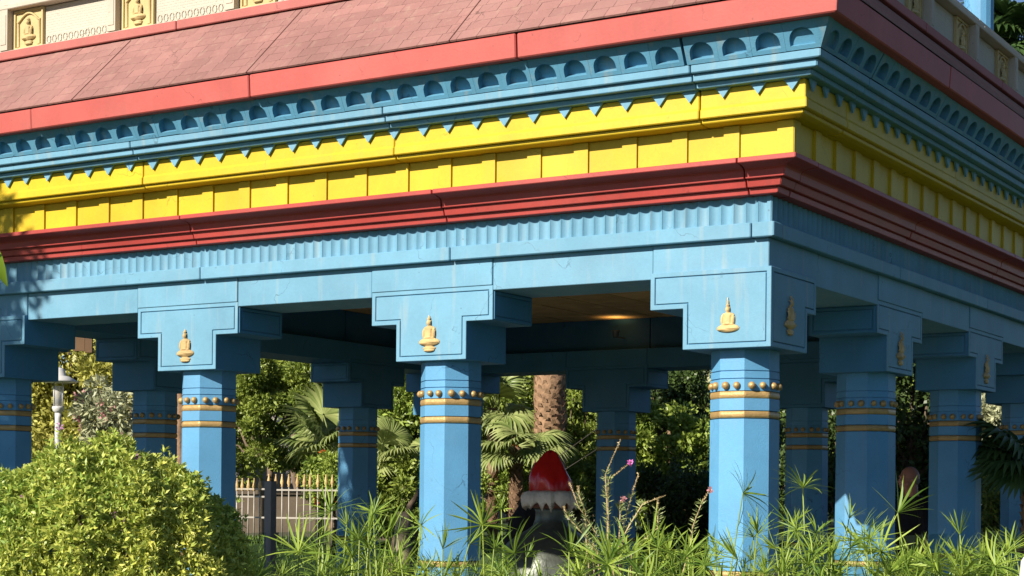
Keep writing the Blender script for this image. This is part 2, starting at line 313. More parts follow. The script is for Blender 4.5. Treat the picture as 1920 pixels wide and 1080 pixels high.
# --- arched niches: one block per niche
def niche_mesh(dp=.023):
    w, hh, t = .0936*U, .0740*U, dp*U           # block width, slope height, depth of the recess
    aw, z0, ah = .0340*U, .0110*U, .0325*U           # half width, sill height, springing height above the sill
    n = 12; arch = [(-aw, z0)]
    for i in range(n+1):
        a = math.pi*(1-i/n); arch.append((aw*math.cos(a), z0+ah*.42+(ah*.98)*math.sin(a)**.92))
    arch.append((aw, z0)); m = len(arch)
    outer = []
    for x, z in arch: outer.append((x, z))
    mb = MB(); F_ = [(x, 0, z) for x, z in arch]; B_ = [(x*.97, t, z) for x, z in arch]
    mb.add(F_+B_, [(i, i+1, m+i+1, m+i) for i in range(m-1)]+[(m-1, 0, m, 2*m-1)]); mb.add(B_, [tuple(range(m))])
    # face around the arch
    T = []
    for i, (x, z) in enumerate(arch):
        if i == 0: T.append((-w/2, 0, z0))
        elif i == m-1: T.append((w/2, 0, z0))
        else:
            k = (i-1)/n
            T.append((-w/2+w*k, 0, hh) if 0 < k < 1 else ((-w/2 if k == 0 else w/2), 0, hh))
    mb.add(F_+T, [(i, m+i, m+i+1, i+1) for i in range(m-1)])
    mb.add([(-w/2, 0, 0), (w/2, 0, 0), (w/2, 0, z0), (aw, 0, z0), (-aw, 0, z0), (-w/2, 0, z0)], [(0, 1, 2, 3, 4, 5)])
    # sides, top, bottom of the block
    e = .002
    mb.add([(-w/2, 0, 0), (-w/2, t, 0), (-w/2, t, hh), (-w/2, 0, hh), (w/2, 0, 0), (w/2, t, 0), (w/2, t, hh), (w/2, 0, hh)],
           [(0, 1, 2, 3), (4, 7, 6, 5), (3, 2, 6, 7), (0, 4, 5, 1)])
    return mb.mesh('niche_block', 'blue_niche', fix=False)
NM = niche_mesh(); NM0 = niche_mesh(.011); tilt = math.atan2(.392-.3561, 1.215-1.1484)
for k in range(36):
    s = .3100-.0941*k-(.008 if k > 3 else 0)
    if s < -3.35: break
    for side in ('front', 'right'):
        dz = random.uniform(-.001, .001)
        if side == 'front': put('niche_block', NM if k else NM0, W(s, -.3565, 1.1488+dz), rot=(tilt, random.uniform(-.006, .006), 0))
        else: put('niche_block', NM if k else NM0, W(.3565, -s, 1.1488+dz), rot=(tilt, 0, R(90)))
def corner_fill(side):
    fn = SIDES[side][0]; e = .3100+.0941/2; sg = 1 if side == 'front' else -1
    pr = [(e, 1.1500), (.3923, 1.2146), (e, 1.2146)]
    pav('niche_corner_block', MB().prism([fn(sg*e, o, z) for o, z in pr], [fn(sg*max(o, e+.0002), o, z) for o, z in pr]), 'blue_niche')
corner_fill('front'); corner_fill('right')
# --- hanging triangles under the blue cornice
tw, th = .024*U, .031*U
TM = MB().prism([(-tw, 0, 0), (tw, 0, 0), (0, 0, -th)], [(-tw, .007*U, 0), (tw, .007*U, 0), (0, .007*U, -th)]).mesh('pendant_triangle', 'blue_pale')
for k in range(37):
    s = .258-.0978*k
    if s < -3.3: break
    put('pendant_triangle', TM, W(s+random.uniform(-.006, .006), -.2995, 1.0924), parent=None, scale=random.uniform(.9, 1.08))
    put('pendant_triangle', TM, W(.2995, -s+random.uniform(-.006, .006), 1.0924), R(90), scale=random.uniform(.9, 1.08))
# --- yellow panels, each with its batten
def panel_mesh(w, mir):
    mb = MB(); h0, h1 = 0, .0868*U; bw = .045*U; g = .0001*U; sx = -1 if mir else 1
    def bx(a, b, y0): a, b = sorted((a*sx, b*sx)); mb.box(a, y0, h0, b, .012*U, h1)
    bx(-w/2+g, w/2-bw, -.0095*U+.0050*U); bx(w/2-bw-.001, w/2-g, -.0095*U-.0025*U)
    return mb.mesh('yellow_panel', 'yellow')
PM = panel_mesh(.1552*U, False); PMR = panel_mesh(.1552*U, True)
for k in range(24):
    s = .236-.1552*(k+.5)
    if s < -3.25: break
    put('yellow_panel', PM, W(s, -.2262, .9133)); put('yellow_panel', PMR, W(.2262, -s, .9133), R(90))
# --- fluted frieze: one concave tile per flute
def flute_mesh():
    w, h = .0367*U, .0712*U; n = 8; mb = MB(); d = .0085*U; A = []; B = []
    for i in range(n+1):
        x = -w/2+.0012+(w-.0024)*i/n; y = d*(1-((2*i/n-1)**2)); A.append((x, y, 0)); B.append((x, y, h))
    bk = .015*U
    A += [(w/2-.0012, bk, 0), (-w/2+.0012, bk, 0)]; B += [(w/2-.0012, bk, h), (-w/2+.0012, bk, h)]
    return mb.prism(A, B).mesh('frieze_flute', 'blue_pale')
FM = flute_mesh()
for k in range(90):
    s = .112-.0367*k
    if s < -3.12: break
    put('frieze_flute', FM, W(s, -.1322-random.uniform(0, .0008), .7532)); put('frieze_flute', FM, W(.1322, -s, .7532), R(90))
# --- roof tiles: individually laid on the front slope, joined on the other slopes
sl = Vector((0, (.4285-.1513)*U, (1.5473-1.2837)*U)); SLL = sl.length; sa = math.atan2(sl.z, sl.y); ROWS = 8; rh = SLL/ROWS; TP = .068; tl = TP*U
def tile_mesh(l):
    return MB().box(-l/2+.0014, .0016, 0, l/2-.0014, rh-.0008, .013).mesh('roof_tile', 'roof_tile')
TL = tile_mesh(tl); rest = MB(); Mi = M4.inverted()
def in_frame(p):
    q = Mi @ Vector(p); x = .5+q.x/-q.z*cam_d.lens/36-cam_d.shift_x; y = .5*9/16+q.y/-q.z*cam_d.lens/36-cam_d.shift_y; return -.02 < x < 1.02 and -.02 < y < .575
for r_ in range(ROWS):
    o = .4285-(.4285-.1513)*r_/ROWS; z = 1.2837+(1.5473-1.2837)*r_/ROWS
    s = -3-o+(TP/2 if r_ % 2 else .0)+TP/2+.009*(r_ % 3)
    while s < o-.02:
        p = Vector(W(s, -o, z))+Vector((0, 0, .006)); e = (sa+random.uniform(-.007, .007), random.uniform(-.006, .006), random.uniform(-.006, .006))
        if in_frame(p): put('roof_tile', TL, p, rot=e)
        else: rest.add([p+Vector((x, y*math.cos(sa)-zz*math.sin(sa), y*math.sin(sa)+zz*math.cos(sa))) for x, y, zz in [v.co for v in TL.vertices]], [tuple(f.vertices) for f in TL.polygons])
        s += TP
pav('roof_tiles', rest, 'roof_tile', kind='stuff')
for s in (-2.227, -1.48, -.732):   # dark expansion joints cut through the tiles
    q0 = Vector(W(s, -.4285, 1.2837)); dv = Vector((0, sl.y, sl.z))*.985; nv = Vector((0, -math.sin(sa), math.cos(sa))); hx = Vector((.0035, 0, 0)); bs = [q0-hx+nv*.012, q0+hx+nv*.012, q0+hx+dv+nv*.012, q0-hx+dv+nv*.012]
    pav('expansion_joint', MB().prism(bs, [v+nv*.0095 for v in bs]), 'roof_bed')
for sd_ in ('right', 'back', 'left'):
    fn, a, b = SIDES[sd_]; mb = MB()
    for r_ in range(ROWS):
        o = .4285-(.4285-.1513)*r_/ROWS; z = 1.2837+(1.5473-1.2837)*r_/ROWS; o2 = .4285-(.4285-.1513)*(r_+1.1)/ROWS; z2 = 1.2837+(1.5473-1.2837)*(r_+1.1)/ROWS
        s = a-o+(TP/2 if r_ % 2 else 0)
        while s < b+o-.02:
            e = min(s+TP-.001, b+o)
            mb.prism([fn(s, o, z+.008), fn(e, o, z+.008), fn(min(e, b+o2), o2, z2+.001), fn(max(s, a-o2), o2, z2+.001)], [fn(s, o, z), fn(e, o, z), fn(min(e, b+o2), o2, z2-.006), fn(max(s, a-o2), o2, z2-.006)])
            s += TP
    pav('roof_tiles', mb, 'roof_tile', kind='stuff')

# --- seated figure in low relief (height field)
def relief_mesh(name, mat, H, pedestal=True, nx=40, ny=60, dep=.22):
    Wd = H*.68; xs = np.linspace(-.34, .34, nx); ys = np.linspace(0, 1, ny); X, Y = np.meshgrid(xs, ys); Hh = np.zeros_like(X)
    def ell(cx, cy, rx, ry, h):
        q = 1-((X-cx)/rx)**2-((Y-cy)/ry)**2; return h*np.sqrt(np.clip(q, 0, None))
    b = 0.16 if pedestal else .04
    L_ = [ell(0, b+.10, .33, .115, .9), ell(-.12, b+.075, .2, .06, 1.0), ell(.1, b+.10, .22, .05, 1.05)]
    if pedestal: L_ += [ell(0, .10, .21, .055, .7), ell(0, .045, .18, .05, .75)]
    s = (Y-(b+.15))/.34; wdt = .20-.06*s; tor = np.where((s > -.1) & (s < 1), .85*np.sqrt(np.clip(1-(X/wdt)**2, 0, None)), 0); L_.append(tor)
    L_ += [ell(0, b+.47, .17, .055, .75), ell(-.155, b+.32, .055, .16, .8), ell(.155, b+.32, .055, .16, .8), ell(0, b+.215, .14, .045, 1.0)]
    L_ += [ell(0, b+.60, .075, .095, 1.0), ell(0, b+.535, .045, .06, .8), ell(0, b+.70, .055, .05, .9)]
    s2 = (Y-(b+.70))/(1-b-.70); L_.append(np.where((s2 > 0) & (s2 < 1), .6*np.sqrt(np.clip(1-(X/(.045*(1-s2)+.003))**2, 0, None)), 0))
    Hh = np.max(L_, axis=0)
    gr = np.exp(-((np.abs(X)-.105)/.012)**2)*((Y > b+.22) & (Y < b+.42)); Hh = np.where(Hh > 0, np.maximum(Hh-.45*gr, .08), 0)
    Hh = np.where((np.abs(Y-(b+.175)) < .012) & (np.abs(X) < .2), Hh*.75, Hh)
    idx = -np.ones(X.shape, int); V = []; F = []
    keep = Hh > .05
    need = np.zeros_like(keep)
    for j in range(ny-1):
        for i in range(nx-1):
            if keep[j:j+2, i:i+2].sum() >= 3: need[j:j+2, i:i+2] = True
    for j in range(ny):
        for i in range(nx):
            if need[j, i]: idx[j, i] = len(V); V.append((X[j, i]*H, -max(Hh[j, i], .0)*H*dep*.5, Y[j, i]*H))
    for j in range(ny-1):
        for i in range(nx-1):
            q = [idx[j, i], idx[j, i+1], idx[j+1, i+1], idx[j+1, i]]
            if min(q) >= 0 and keep[j:j+2, i:i+2].sum() >= 3: F.append(q)
    me = bpy.data.meshes.new(name); me.from_pydata(V, [], F); me.polygons.foreach_set('use_smooth', [True]*len(F)); me.materials.append(MATS[mat]); me.update(); return me
BUD = relief_mesh('figure_relief', 'gold_pale', .118*U); BUDC = relief_mesh('figure_relief', 'gold_pale', .104*U, pedestal=False)

# --- capitals
ZB, ZM, ZT, CD, A1, A2 = .4108, .5265, .6313, .1167, .2248, .130
def inset(poly, d):
    n = len(poly); out = []
    for i in range(n):
        p0, p1, p2 = Vector(poly[i-1]), Vector(poly[i]), Vector(poly[(i+1) % n])
        e1 = (p1-p0).normalized(); e2 = (p2-p1).normalized(); n1 = Vector((-e1.y, e1.x)); n2 = Vector((-e2.y, e2.x))
        out.append(tuple(p1+(n1+n2)*d))
    return out
def face_trim(poly, fn, o, par, th=.0042, fd=.0135, gw=.0028, mat='blue_pale'):
    """raised border and raised field with a groove between; poly is CCW in (s, z); fn maps (s, o, z)"""
    a, b, c = poly, inset(poly, fd), inset(poly, fd+gw); n = len(poly); mb = MB()
    P = lambda q, oo: [fn(s, oo, z) for s, z in q]
    vs = P(a, o)+P(b, o)+P(a, o-th)+P(b, o-th); fs = []
    for i in range(n):
        j = (i+1) % n; fs += [(i, j, n+j, n+i), (2*n+i, 3*n+i, 3*n+j, 2*n+j), (i, 2*n+i, 2*n+j, j), (n+i, n+j, 3*n+j, 3*n+i)]
    mb.add(vs, fs); f = mb.build('border', mat, par); bevel(f, .003)
    g = MB().prism(P(c, o-.0004), P(c, o-th)).build('field', mat, par); bevel(g, .003)
def T_poly(c, a1=A1, a2=A2): return [(c-a2, ZB), (c+a2, ZB), (c+a2, ZM), (c+a1, ZM), (c+a1, ZT), (c-a1, ZT), (c-a1, ZM), (c-a2, ZM)]
def capital(cx, cy, along, relief=True):
    """along: 'x' or 'y' row; outward sign from the pavilion's middle"""
    if along == 'x': sg = -1 if cy < 1.5 else 1; fo = lambda s, o, z: W(s, cy+sg*o, z); c = cx
    else: sg = 1 if cx > -1.5 else -1; fo = lambda s, o, z: W(cx+sg*o, s, z); c = cy
    T = T_poly(c); e = .0042
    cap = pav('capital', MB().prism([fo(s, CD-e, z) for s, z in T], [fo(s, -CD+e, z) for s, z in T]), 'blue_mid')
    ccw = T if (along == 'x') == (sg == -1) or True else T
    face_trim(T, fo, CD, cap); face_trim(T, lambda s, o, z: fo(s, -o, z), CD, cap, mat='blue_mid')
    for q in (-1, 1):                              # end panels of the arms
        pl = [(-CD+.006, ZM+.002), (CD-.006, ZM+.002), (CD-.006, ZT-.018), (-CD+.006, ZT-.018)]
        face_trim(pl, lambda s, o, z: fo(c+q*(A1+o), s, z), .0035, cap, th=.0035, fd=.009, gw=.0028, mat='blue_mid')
    if relief:
        rz = {(-1, 'x'): 0, (1, 'x'): R(180), (1, 'y'): R(90), (-1, 'y'): R(-90)}[(sg, along)]
        b = link('figure_relief', BUD, cap); b.location = fo(c-.004, CD-.0004, ZB+.026); b.rotation_euler = (0, 0, rz)
    return cap
def corner_capital(cx, cy):
    sx = 1 if cx > -1.5 else -1; sy = -1 if cy < 1.5 else 1; K = .1332; e = .0042
    mb = MB()
    def bx(x0, x1, y0, y1, z0, z1):
        xs = sorted((cx+sx*x0, cx+sx*x1)); ys = sorted((cy+sy*y0, cy+sy*y1)); mb.box(*W(xs[0], ys[0], z0), *W(xs[1], ys[1], z1))
    bx(-.1326, K-e, -.1326, K-e, ZB, ZM+.0005); bx(-.2352, K-e, -.1167, K-e, ZM, ZT); bx(-.1167, K-e-.0006, -.1997, -.1160, ZM+.0007, ZT-.0006)
    cap = pav('corner_capital', mb, 'blue_mid')
    for ax in 'xy':
        l1 = .2352 if ax == 'x' else .1997
        P_ = [(-.1326, ZB), (K, ZB), (K, ZT), (-l1, ZT), (-l1, ZM), (-.1326, ZM)]
        if ax == 'x': fo = lambda s, o, z: W(cx+sx*s, cy+sy*o, z)
        else: fo = lambda s, o, z: W(cx+sx*o, cy+sy*s, z)
        if ax == 'y': P_ = [(s-(.0043 if s == K else 0), z) for s, z in P_]
        face_trim(P_, fo, K, cap)
        rz = {('x', -1): 0, ('x', 1): R(180)}[(ax, sy)] if ax == 'x' else (R(90) if sx > 0 else R(-90))
        b = link('figure_relief', BUDC if ax == 'x' else BUD, cap); b.location = fo(.006 if ax == 'x' else 0.0, K-.0004, ZB+.040); b.rotation_euler = (0, 0, rz)
    return cap
# --- columns
AP = .0911
def octa(ap, z): r = ap/math.cos(math.pi/8); return [(r*math.cos(math.pi/8+k*math.pi/4)*U, r*math.sin(math.pi/8+k*math.pi/4)*U, EYE+z*U) for k in range(8)]
def octa_piece(rings): # list of (apothem, z)
    mb = MB(); vs = []; fs = []
    for a, z in rings: vs += octa(a, z)
    for j in range(len(rings)-1): fs += [(j*8+t, j*8+(t+1) % 8, (j+1)*8+(t+1) % 8, (j+1)*8+t) for t in range(8)]
    fs += [tuple(range(8))[::-1], tuple((len(rings)-1)*8+t for t in range(8))]
    return mb.add(vs, fs)
FL = -EYE/U
COL = {
 'column': octa_piece([(AP+.004, FL), (AP+.004, -.2295), (AP*.9, -.2290), (AP*.9, -.2090), (AP+.002, -.2085), (AP, -.15), (AP-.001, .2165)]).mesh('column', 'blue_deep'),
 'collar': octa_piece([(AP*.9, .2165), (AP*.9, .2395), (AP-.001, .2405), (AP-.001, .2735), (AP*.9, .2745), (AP*.9, .2945), (AP-.001, .2955), (AP-.0015, .3275), (AP-.005, .3282), (AP-.005, .3300), (AP-.0015, .3306), (AP-.002, .3495), (AP-.0055, .3502), (AP-.0055, .3520), (AP-.002, .3526), (AP-.0025, ZB+.002)]).mesh('collar', 'blue_deep'),
 'bead': MB().lathe([(.0004, -.0105*U), (.0060*U, -.0088*U), (.0098*U, -.004*U), (.0106*U, 0), (.0098*U, .004*U), (.0060*U, .0088*U), (.0004, .0105*U)], 10).mesh('bead', 'gold')}
def ring_mesh(z0, z1):
    zc, hz = (z0+z1)/2, (z1-z0)/2; mb = MB(); pr = [(AP*.955-.004*(math.sin(t)**2), zc-hz*math.cos(math.pi*0)*math.cos(t)) for t in np.linspace(0, math.pi, 7)]
    pr = [(AP*.945+.0055*math.sin(t), zc-hz*math.cos(t)) for t in np.linspace(0, math.pi, 7)]
    return octa_piece([(AP*.85, z0)]+pr+[(AP*.85, z1)]).mesh('ring', 'gold')
RM = [ring_mesh(.2190, .2390), ring_mesh(.2738, .2945), ring_mesh(-.2285, -.2090)]
def column(cx, cy):
    c = link('column', COL['column'], PV); c.location = Vector((cx*U, cy*U, 0))-PC
    for r_ in RM: bevel(link('ring', r_, c), .01, 2)
    link('collar', COL['collar'], c); 
    for k in range(8):
        a = k*math.pi/4; fw = 2*AP*math.tan(math.pi/8)
        for q in (-.22, .22):
            d = Vector((math.cos(a), math.sin(a), 0)); t = Vector((-math.sin(a), math.cos(a), 0))
            b = link('bead', COL['bead'], c); b.location = (d*(AP+.003)+t*fw*(q+random.uniform(-.02, .02)))*U+Vector((0, 0, EYE+(.3105+random.uniform(-.0008, .0008))*U)); b.scale = (random.uniform(.9, 1.1),)*3
    return c
YL = (.7965, 2.2077)
for k in range(4):
    column(-k, 0); column(-k, 3)
for y in (1, 2): column(0, y)
for y in YL: column(-3, y)
for x in (-1, -2): capital(x, 0, 'x'); capital(x, 3, 'x')
for y in (1, 2): capital(0, y, 'y')
for y in YL: capital(-3, y, 'y')
for x in (0, -3):
    for y in (0, 3): corner_capital(x, y)
# --- beams: blocks over the capitals and lengths between them
def beam(side, cs):
    fn, a, b = SIDES[side]; eds = []
    for c in cs: eds += [c-A1, c+A1]
    eds = sorted(eds); eds = [None, (a+.2352 if side in('front','back') and False else a+.2352)]+eds+[b-.2352, None]
    for i in range(len(eds)-1):
        over = (i % 2 == 0); o = .1200 if over else .1168; z0 = ZT if over else .6157
        pr = [(o, z0), (o, .7111), (-.1160, .7111), (-.1160, z0)]
        g = .0009
        p0 = [fn(a-q if eds[i] is None else eds[i]+g, q, z) for q, z in pr]; p1 = [fn(b+q if eds[i+1] is None else eds[i+1]-g, q, z) for q, z in pr]
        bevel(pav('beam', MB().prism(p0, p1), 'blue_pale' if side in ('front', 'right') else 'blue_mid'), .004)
beam('front', (-2, -1)); beam('back', (-2, -1)); beam('right', (1, 2)); beam('left', YL)
for sd_ in SIDES:   # inner frieze boards above the beams
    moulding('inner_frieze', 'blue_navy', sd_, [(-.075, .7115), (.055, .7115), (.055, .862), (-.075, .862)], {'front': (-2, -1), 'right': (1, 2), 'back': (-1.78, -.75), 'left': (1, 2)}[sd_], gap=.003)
# --- ceiling of square tiles
CZ = .862; n = 12; tp = 2.85/n
mb = MB().box(*W(-2.93, .07, CZ+.008), *W(-.07, 2.93, CZ+.03)); ce = pav('ceiling', mb, 'ceiling_joint')
CT = MB().box(.013, .013, 0, tp*U-.013, tp*U-.013, .02).mesh('ceiling_tile', 'ceiling_tile')
for i in range(n):
    for j in range(n): link('ceiling_tile', CT, ce, loc=Vector(W(-2.925+i*tp, .075+j*tp, CZ))+Vector((0, 0, random.uniform(-.001, .001))))
deck = pav('terrace_deck', MB().box(*W(-3.09, -.09, 1.5410), *W(.09, 3.09, 1.5505)), 'floor_stone')
pav('core_wall', MB().box(*W(-2.9, .1, .90), *W(-.1, 2.9, 1.5405)), 'roof_bed')
pav('floor', MB().box(*W(-3.3, -.3, FL-.15), *W(.3, 3.3, FL)), 'floor_stone')
# --- uplight on the back frieze
x_, y_, z_ = W(-1.92, 2.90, .765)
up = pav('uplight', MB().lathe([(.03, 0), (.045, .07), (.05, .08), (.04, .08), (.03, .04)], 14, (x_, y_-.16, z_)).box(x_-.012, y_-.14, z_, x_+.012, y_+.05, z_+.012), 'metal_dark')
ld = bpy.data.lights.new('uplight_bulb', 'SPOT'); lo = bpy.data.objects.new('uplight_bulb', ld); C.objects.link(lo); lo.parent = up
lo.location = (x_, y_-.16, z_+.085); lo.rotation_euler = (R(180), 0, 0); ld.energy = 2.2; ld.color = (1, .62, .22); ld.spot_size = R(150); ld.spot_blend = .8; ld.shadow_soft_size = .04
# --- parapet over the roof
PB, PT, PO = 1.5911, 1.7737, .1137
for sd_ in SIDES:
    sg = 1 if sd_ in ('front', 'back') else -1
    cuts = {'front': (-1.9, -.95), 'right': (.95, 1.9), 'back': (), 'left': ()}[sd_]
    moulding('parapet_base', 'cream', sd_, [(PO+.012, PB), (PO+.012, PB+.0125), (PO, PB+.0165), (.05, PB+.0165), (.05, PB)], cuts, bev=.004)
    moulding('parapet_rail', 'cream', sd_, [(PO+.014, PT-.018), (PO+.014, PT), (.04, PT), (.04, PT-.018)], cuts, bev=.006)
    moulding('parapet_coping', 'cream', sd_, [(PO-.006, PT+.0005), (PO-.006, PT+.03), (.045, PT+.03), (.045, PT+.0005)], cuts, bev=.006)
    moulding('parapet_wall', 'cream', sd_, [(PO-.032, PB+.0168), (PO-.032, PT-.0182), (.055, PT-.0182), (.055, PB+.0168)], ())
PH = (PT-PB-.0165-.018)*U
POST = MB().box(-.0205*U, -.0245*U, 0, .0205*U, .006*U, PH).box(-.014*U, -.0265*U, .02*U, .014*U, -.0245*U, PH-.02*U).mesh('parapet_post', 'cream')
def relief_panel():
    w, h = .149*U, PH-.012; mb = MB(); t = .006*U; bw = .008*U
    mb.box(-w/2, -.004*U, 0, w/2, .004*U, h)
    for a in ((-w/2, 0, -w/2+bw, h), (w/2-bw, 0, w/2, h), (-w/2+bw, 0, w/2-bw, bw), (-w/2+bw, h-bw, w/2-bw, h)): mb.box(a[0], -.004*U-t, a[1], a[2], -.0041*U, a[3])
    for sx in (-1, 1): mb.lathe([(.008*U, 0), (.006*U, .004*U), (.0055*U, h*.62), (.0085*U, h*.66)], 8, (sx*w*.36, -.005*U, bw))
    n = 10; pts = [(-w*.36+w*.72*i/n, -.008*U, h*.68+h*.22*math.sin(math.pi*i/n)) for i in range(n+1)]
    mb.tube(pts, .0045*U, 5)
    return mb.mesh('figure_panel', 'relief_yellow')
RPM = relief_panel(); RB = relief_mesh('panel_figure', 'relief_yellow', PH*.72, dep=.3)
def weave_panel(w): return MB().box(-w/2, -.002*U, 0, w/2, .004*U, PH-.008).mesh('weave_panel', 'weave')
WPM = weave_panel(.336*U)
def oval_row(w):
    mb = MB(); n = 12
    for i in range(n):
        x = -w/2+w*(i+.5)/n; pts = [(x+.0095*U*math.cos(a), -.003*U, .024*U+.014*U*math.sin(a)) for a in np.linspace(0, 2*math.pi, 11)]
        mb.tube(pts, .0022*U, 5, caps=False)
    return mb.mesh('oval_relief', 'weave')
OVM = oval_row(.33*U)
for k in range(7):
    for side in ('front', 'right'):
        # white panel, figure panel and post repeat away from the corner
        def at(s, o, z): return W(s, -o, z) if side == 'front' else W(o, -s, z)
        rz = 0 if side == 'front' else R(90)
        c0 = -2.357+.5395*(4-k); base = PB+.0167
        if c0 < -3.1: continue
        put('parapet_post', POST, at(c0, PO-.0125, base), rz)
        if k == 0: continue
        cf = c0+.0205+.0055+.0745; f = put('figure_panel', RPM, at(cf, PO-.024, base+.002), rz)
        b = link('panel_figure', RB, f); b.location = (0, -.004*U, .012*U)
        w_ = put('weave_panel', WPM, at(cf+.0745+.004+.168, PO-.028, base), rz)
        link('oval_relief', OVM, w_, kind='stuff')
# --- one column of the upper storey
uc = MB().lathe([(.068*U, 0), (.068*U, .05*U), (.060*U, .055*U), (.060*U, 1.0*U)], 16, W(-.07, 2.5, 1.5515), smooth=False)
ucol = pav('upper_column', uc, 'blue_deep')
MB().lathe([(.0605*U, 0), (.070*U, .006*U), (.070*U, .02*U), (.0605*U, .026*U)], 16, W(-.07, 2.5, 1.5515+.58), smooth=True).build('ring', 'gold', ucol)
# --- glass balustrades between the side columns
for (x, y0, y1, h) in ((0, 1, 2, 1.18), (0, 2, 3, 1.18), (0, 0, 1, 1.10), (-3, YL[0], 1.53, 1.06), (-3, 1.57, YL[1], 1.06)):
    a = y0*U+(.25 if y0 in (0, 1, 2) or y0 == YL[0] else .03); b = y1*U-(.25 if y1 in (1, 2, 3, YL[1]) else .03); xx = x*U
    g = empty('glass_balustrade', (xx, (a+b)/2, 0), 'x', 'balustrade', 'glass balustrades between the side columns')
    MB().box(-.006, a-(a+b)/2, .08, .006, b-(a+b)/2, h).build('pane', 'glass', g)
    for t in (.15, .85): MB().box(-.03, (a-b)/2+(b-a)*t-.025, 0, .03, (a-b)/2+(b-a)*t+.025, .16).build('clamp', 'metal_pale', g)
    g['label'] = {(0, 1): 'glass balustrade panel in front of the bald man in the black shirt', (0, 2): 'glass balustrade panel at the far right, past the third shaded column',
                  (0, 0): 'glass balustrade panel beside the sunlit corner column', (-3, YL[0]): 'clear glass panel left of the dark steel post', (-3, 1.57): 'clear glass panel right of the dark steel post'}[(x, y0)]
pg = empty('steel_post', (-3*U, 1.55*U, 0), 'dark grey square steel post in front of the picket fence', 'post', rz=0)
bevel(MB().box(-.048, -.048, 0, .048, .048, 1.62).build('shaft', 'metal_dark', pg), .004)
MB().box(-.1, -.1, 0, .1, .1, .012).build('base_plate', 'metal_dark', pg)
for z in (.55, 1.0): MB().box(.02, .0485, z, .06, .075, z+.06).build('bracket', 'metal_pale', pg)
# ------------------------------------------------------------ ground
def gh(x, y):
    r = np.maximum(np.maximum(-8.9-x, y-8.9), 0); t = np.clip((r-.3)/2.2, 0, 1); return -.06+.86*t*t*(3-2*t)
def ground():
    g = np.concatenate([np.linspace(-400, -40, 10), np.linspace(-38, 24, 125), np.linspace(30, 400, 10)]); gy = np.concatenate([np.linspace(-200, -16, 8), np.linspace(-15, 40, 111), np.linspace(46, 500, 12)])
    X, Y = np.meshgrid(g, gy); Z = gh(X, Y); nx, ny = len(g), len(gy)
    V = np.stack([X, Y, Z], -1).reshape(-1, 3); i = np.arange(nx-1)[None, :]+nx*np.arange(ny-1)[:, None]; i = i.ravel()
    me = np_mesh('ground', V, np.stack([i, i+1, i+nx+1, i+nx], 1), 'lawn', True); link('ground', me, kind='structure')
ground()
def grass():
    n = 26000; x = rng.uniform(-16, -8.6, n); y = rng.uniform(.5, 9.5, n); z = gh(x, y); a = rng.uniform(0, 6.28, n); h = rng.uniform(.03, .08, n); w = .006
    d = np.stack([np.cos(a), np.sin(a), 0*a], 1); b = np.stack([x, y, z], 1); t = b+np.stack([rng.normal(0, .02, n), rng.normal(0, .02, n), h], 1)
    V = np.stack([b-d*w, b+d*w, t], 1).reshape(-1, 3); F = np.arange(3*n).reshape(-1, 3)
    link('lawn_grass', np_mesh('lawn_grass', V, F, 'leaf_hedge'), kind='stuff', label='short green grass on the lawn by the fence', category='grass')
grass()

# ------------------------------------------------------------ foliage helpers
def leaves(P, N, ln, wd, fold=.18, jit=.6, up=.0):
    """one folded four-point blade per point P, growing roughly along N"""
    n = len(P); D = N+rng.normal(0, jit, (n, 3)); D[:, 2] += up; D /= np.linalg.norm(D, axis=1, keepdims=True)
    A = rng.normal(0, 1, (n, 3)); S = np.cross(D, A); S /= np.linalg.norm(S, axis=1, keepdims=True); Q = np.cross(D, S)
    l = (ln*rng.uniform(.65, 1.25, n))[:, None]; w = (wd*rng.uniform(.7, 1.2, n))[:, None]
    m = P+D*l*.45
    V = np.stack([P, m+S*w*.5+Q*w*fold, P+D*l, m-S*w*.5+Q*w*fold], 1).reshape(-1, 3)
    return V, np.arange(4*n).reshape(-1, 4)
def sphere_pts(n, shell=.35):
    d = rng.normal(0, 1, (n, 3)); d /= np.linalg.norm(d, axis=1, keepdims=True); r = rng.uniform(shell**3, 1, n)**(1/3); return d*r[:, None], d
def clump_cloud(center, rad, nclump, nleaf, csize, low=-.75):
    c, d = sphere_pts(nclump, .45); c = c[c[:, 2] > low]; c = c*np.array(rad)+np.array(center)
    per = nleaf//len(c); Ps = []; Ns = []
    for k in c:
        s = csize*rng.uniform(.6, 1.3); p, dd = sphere_pts(per, .25); Ps.append(k+p*s*np.array([1, 1, .8])); Ns.append(dd)
    return np.concatenate(Ps), np.concatenate(Ns), c
def limb(a, b, r0, r1, wob=.08, n=5):
    a, b = Vector(a), Vector(b); L_ = (b-a).length; pts = []
    for i in range(n+1):
        t = i/n; p = a.lerp(b, t); p += Vector(rng.normal(0, wob*L_*.35, 3))*(1 if 0 < i < n else 0); pts.append(p)
    return pts, [r0+(r1-r0)*i/n for i in range(n+1)]
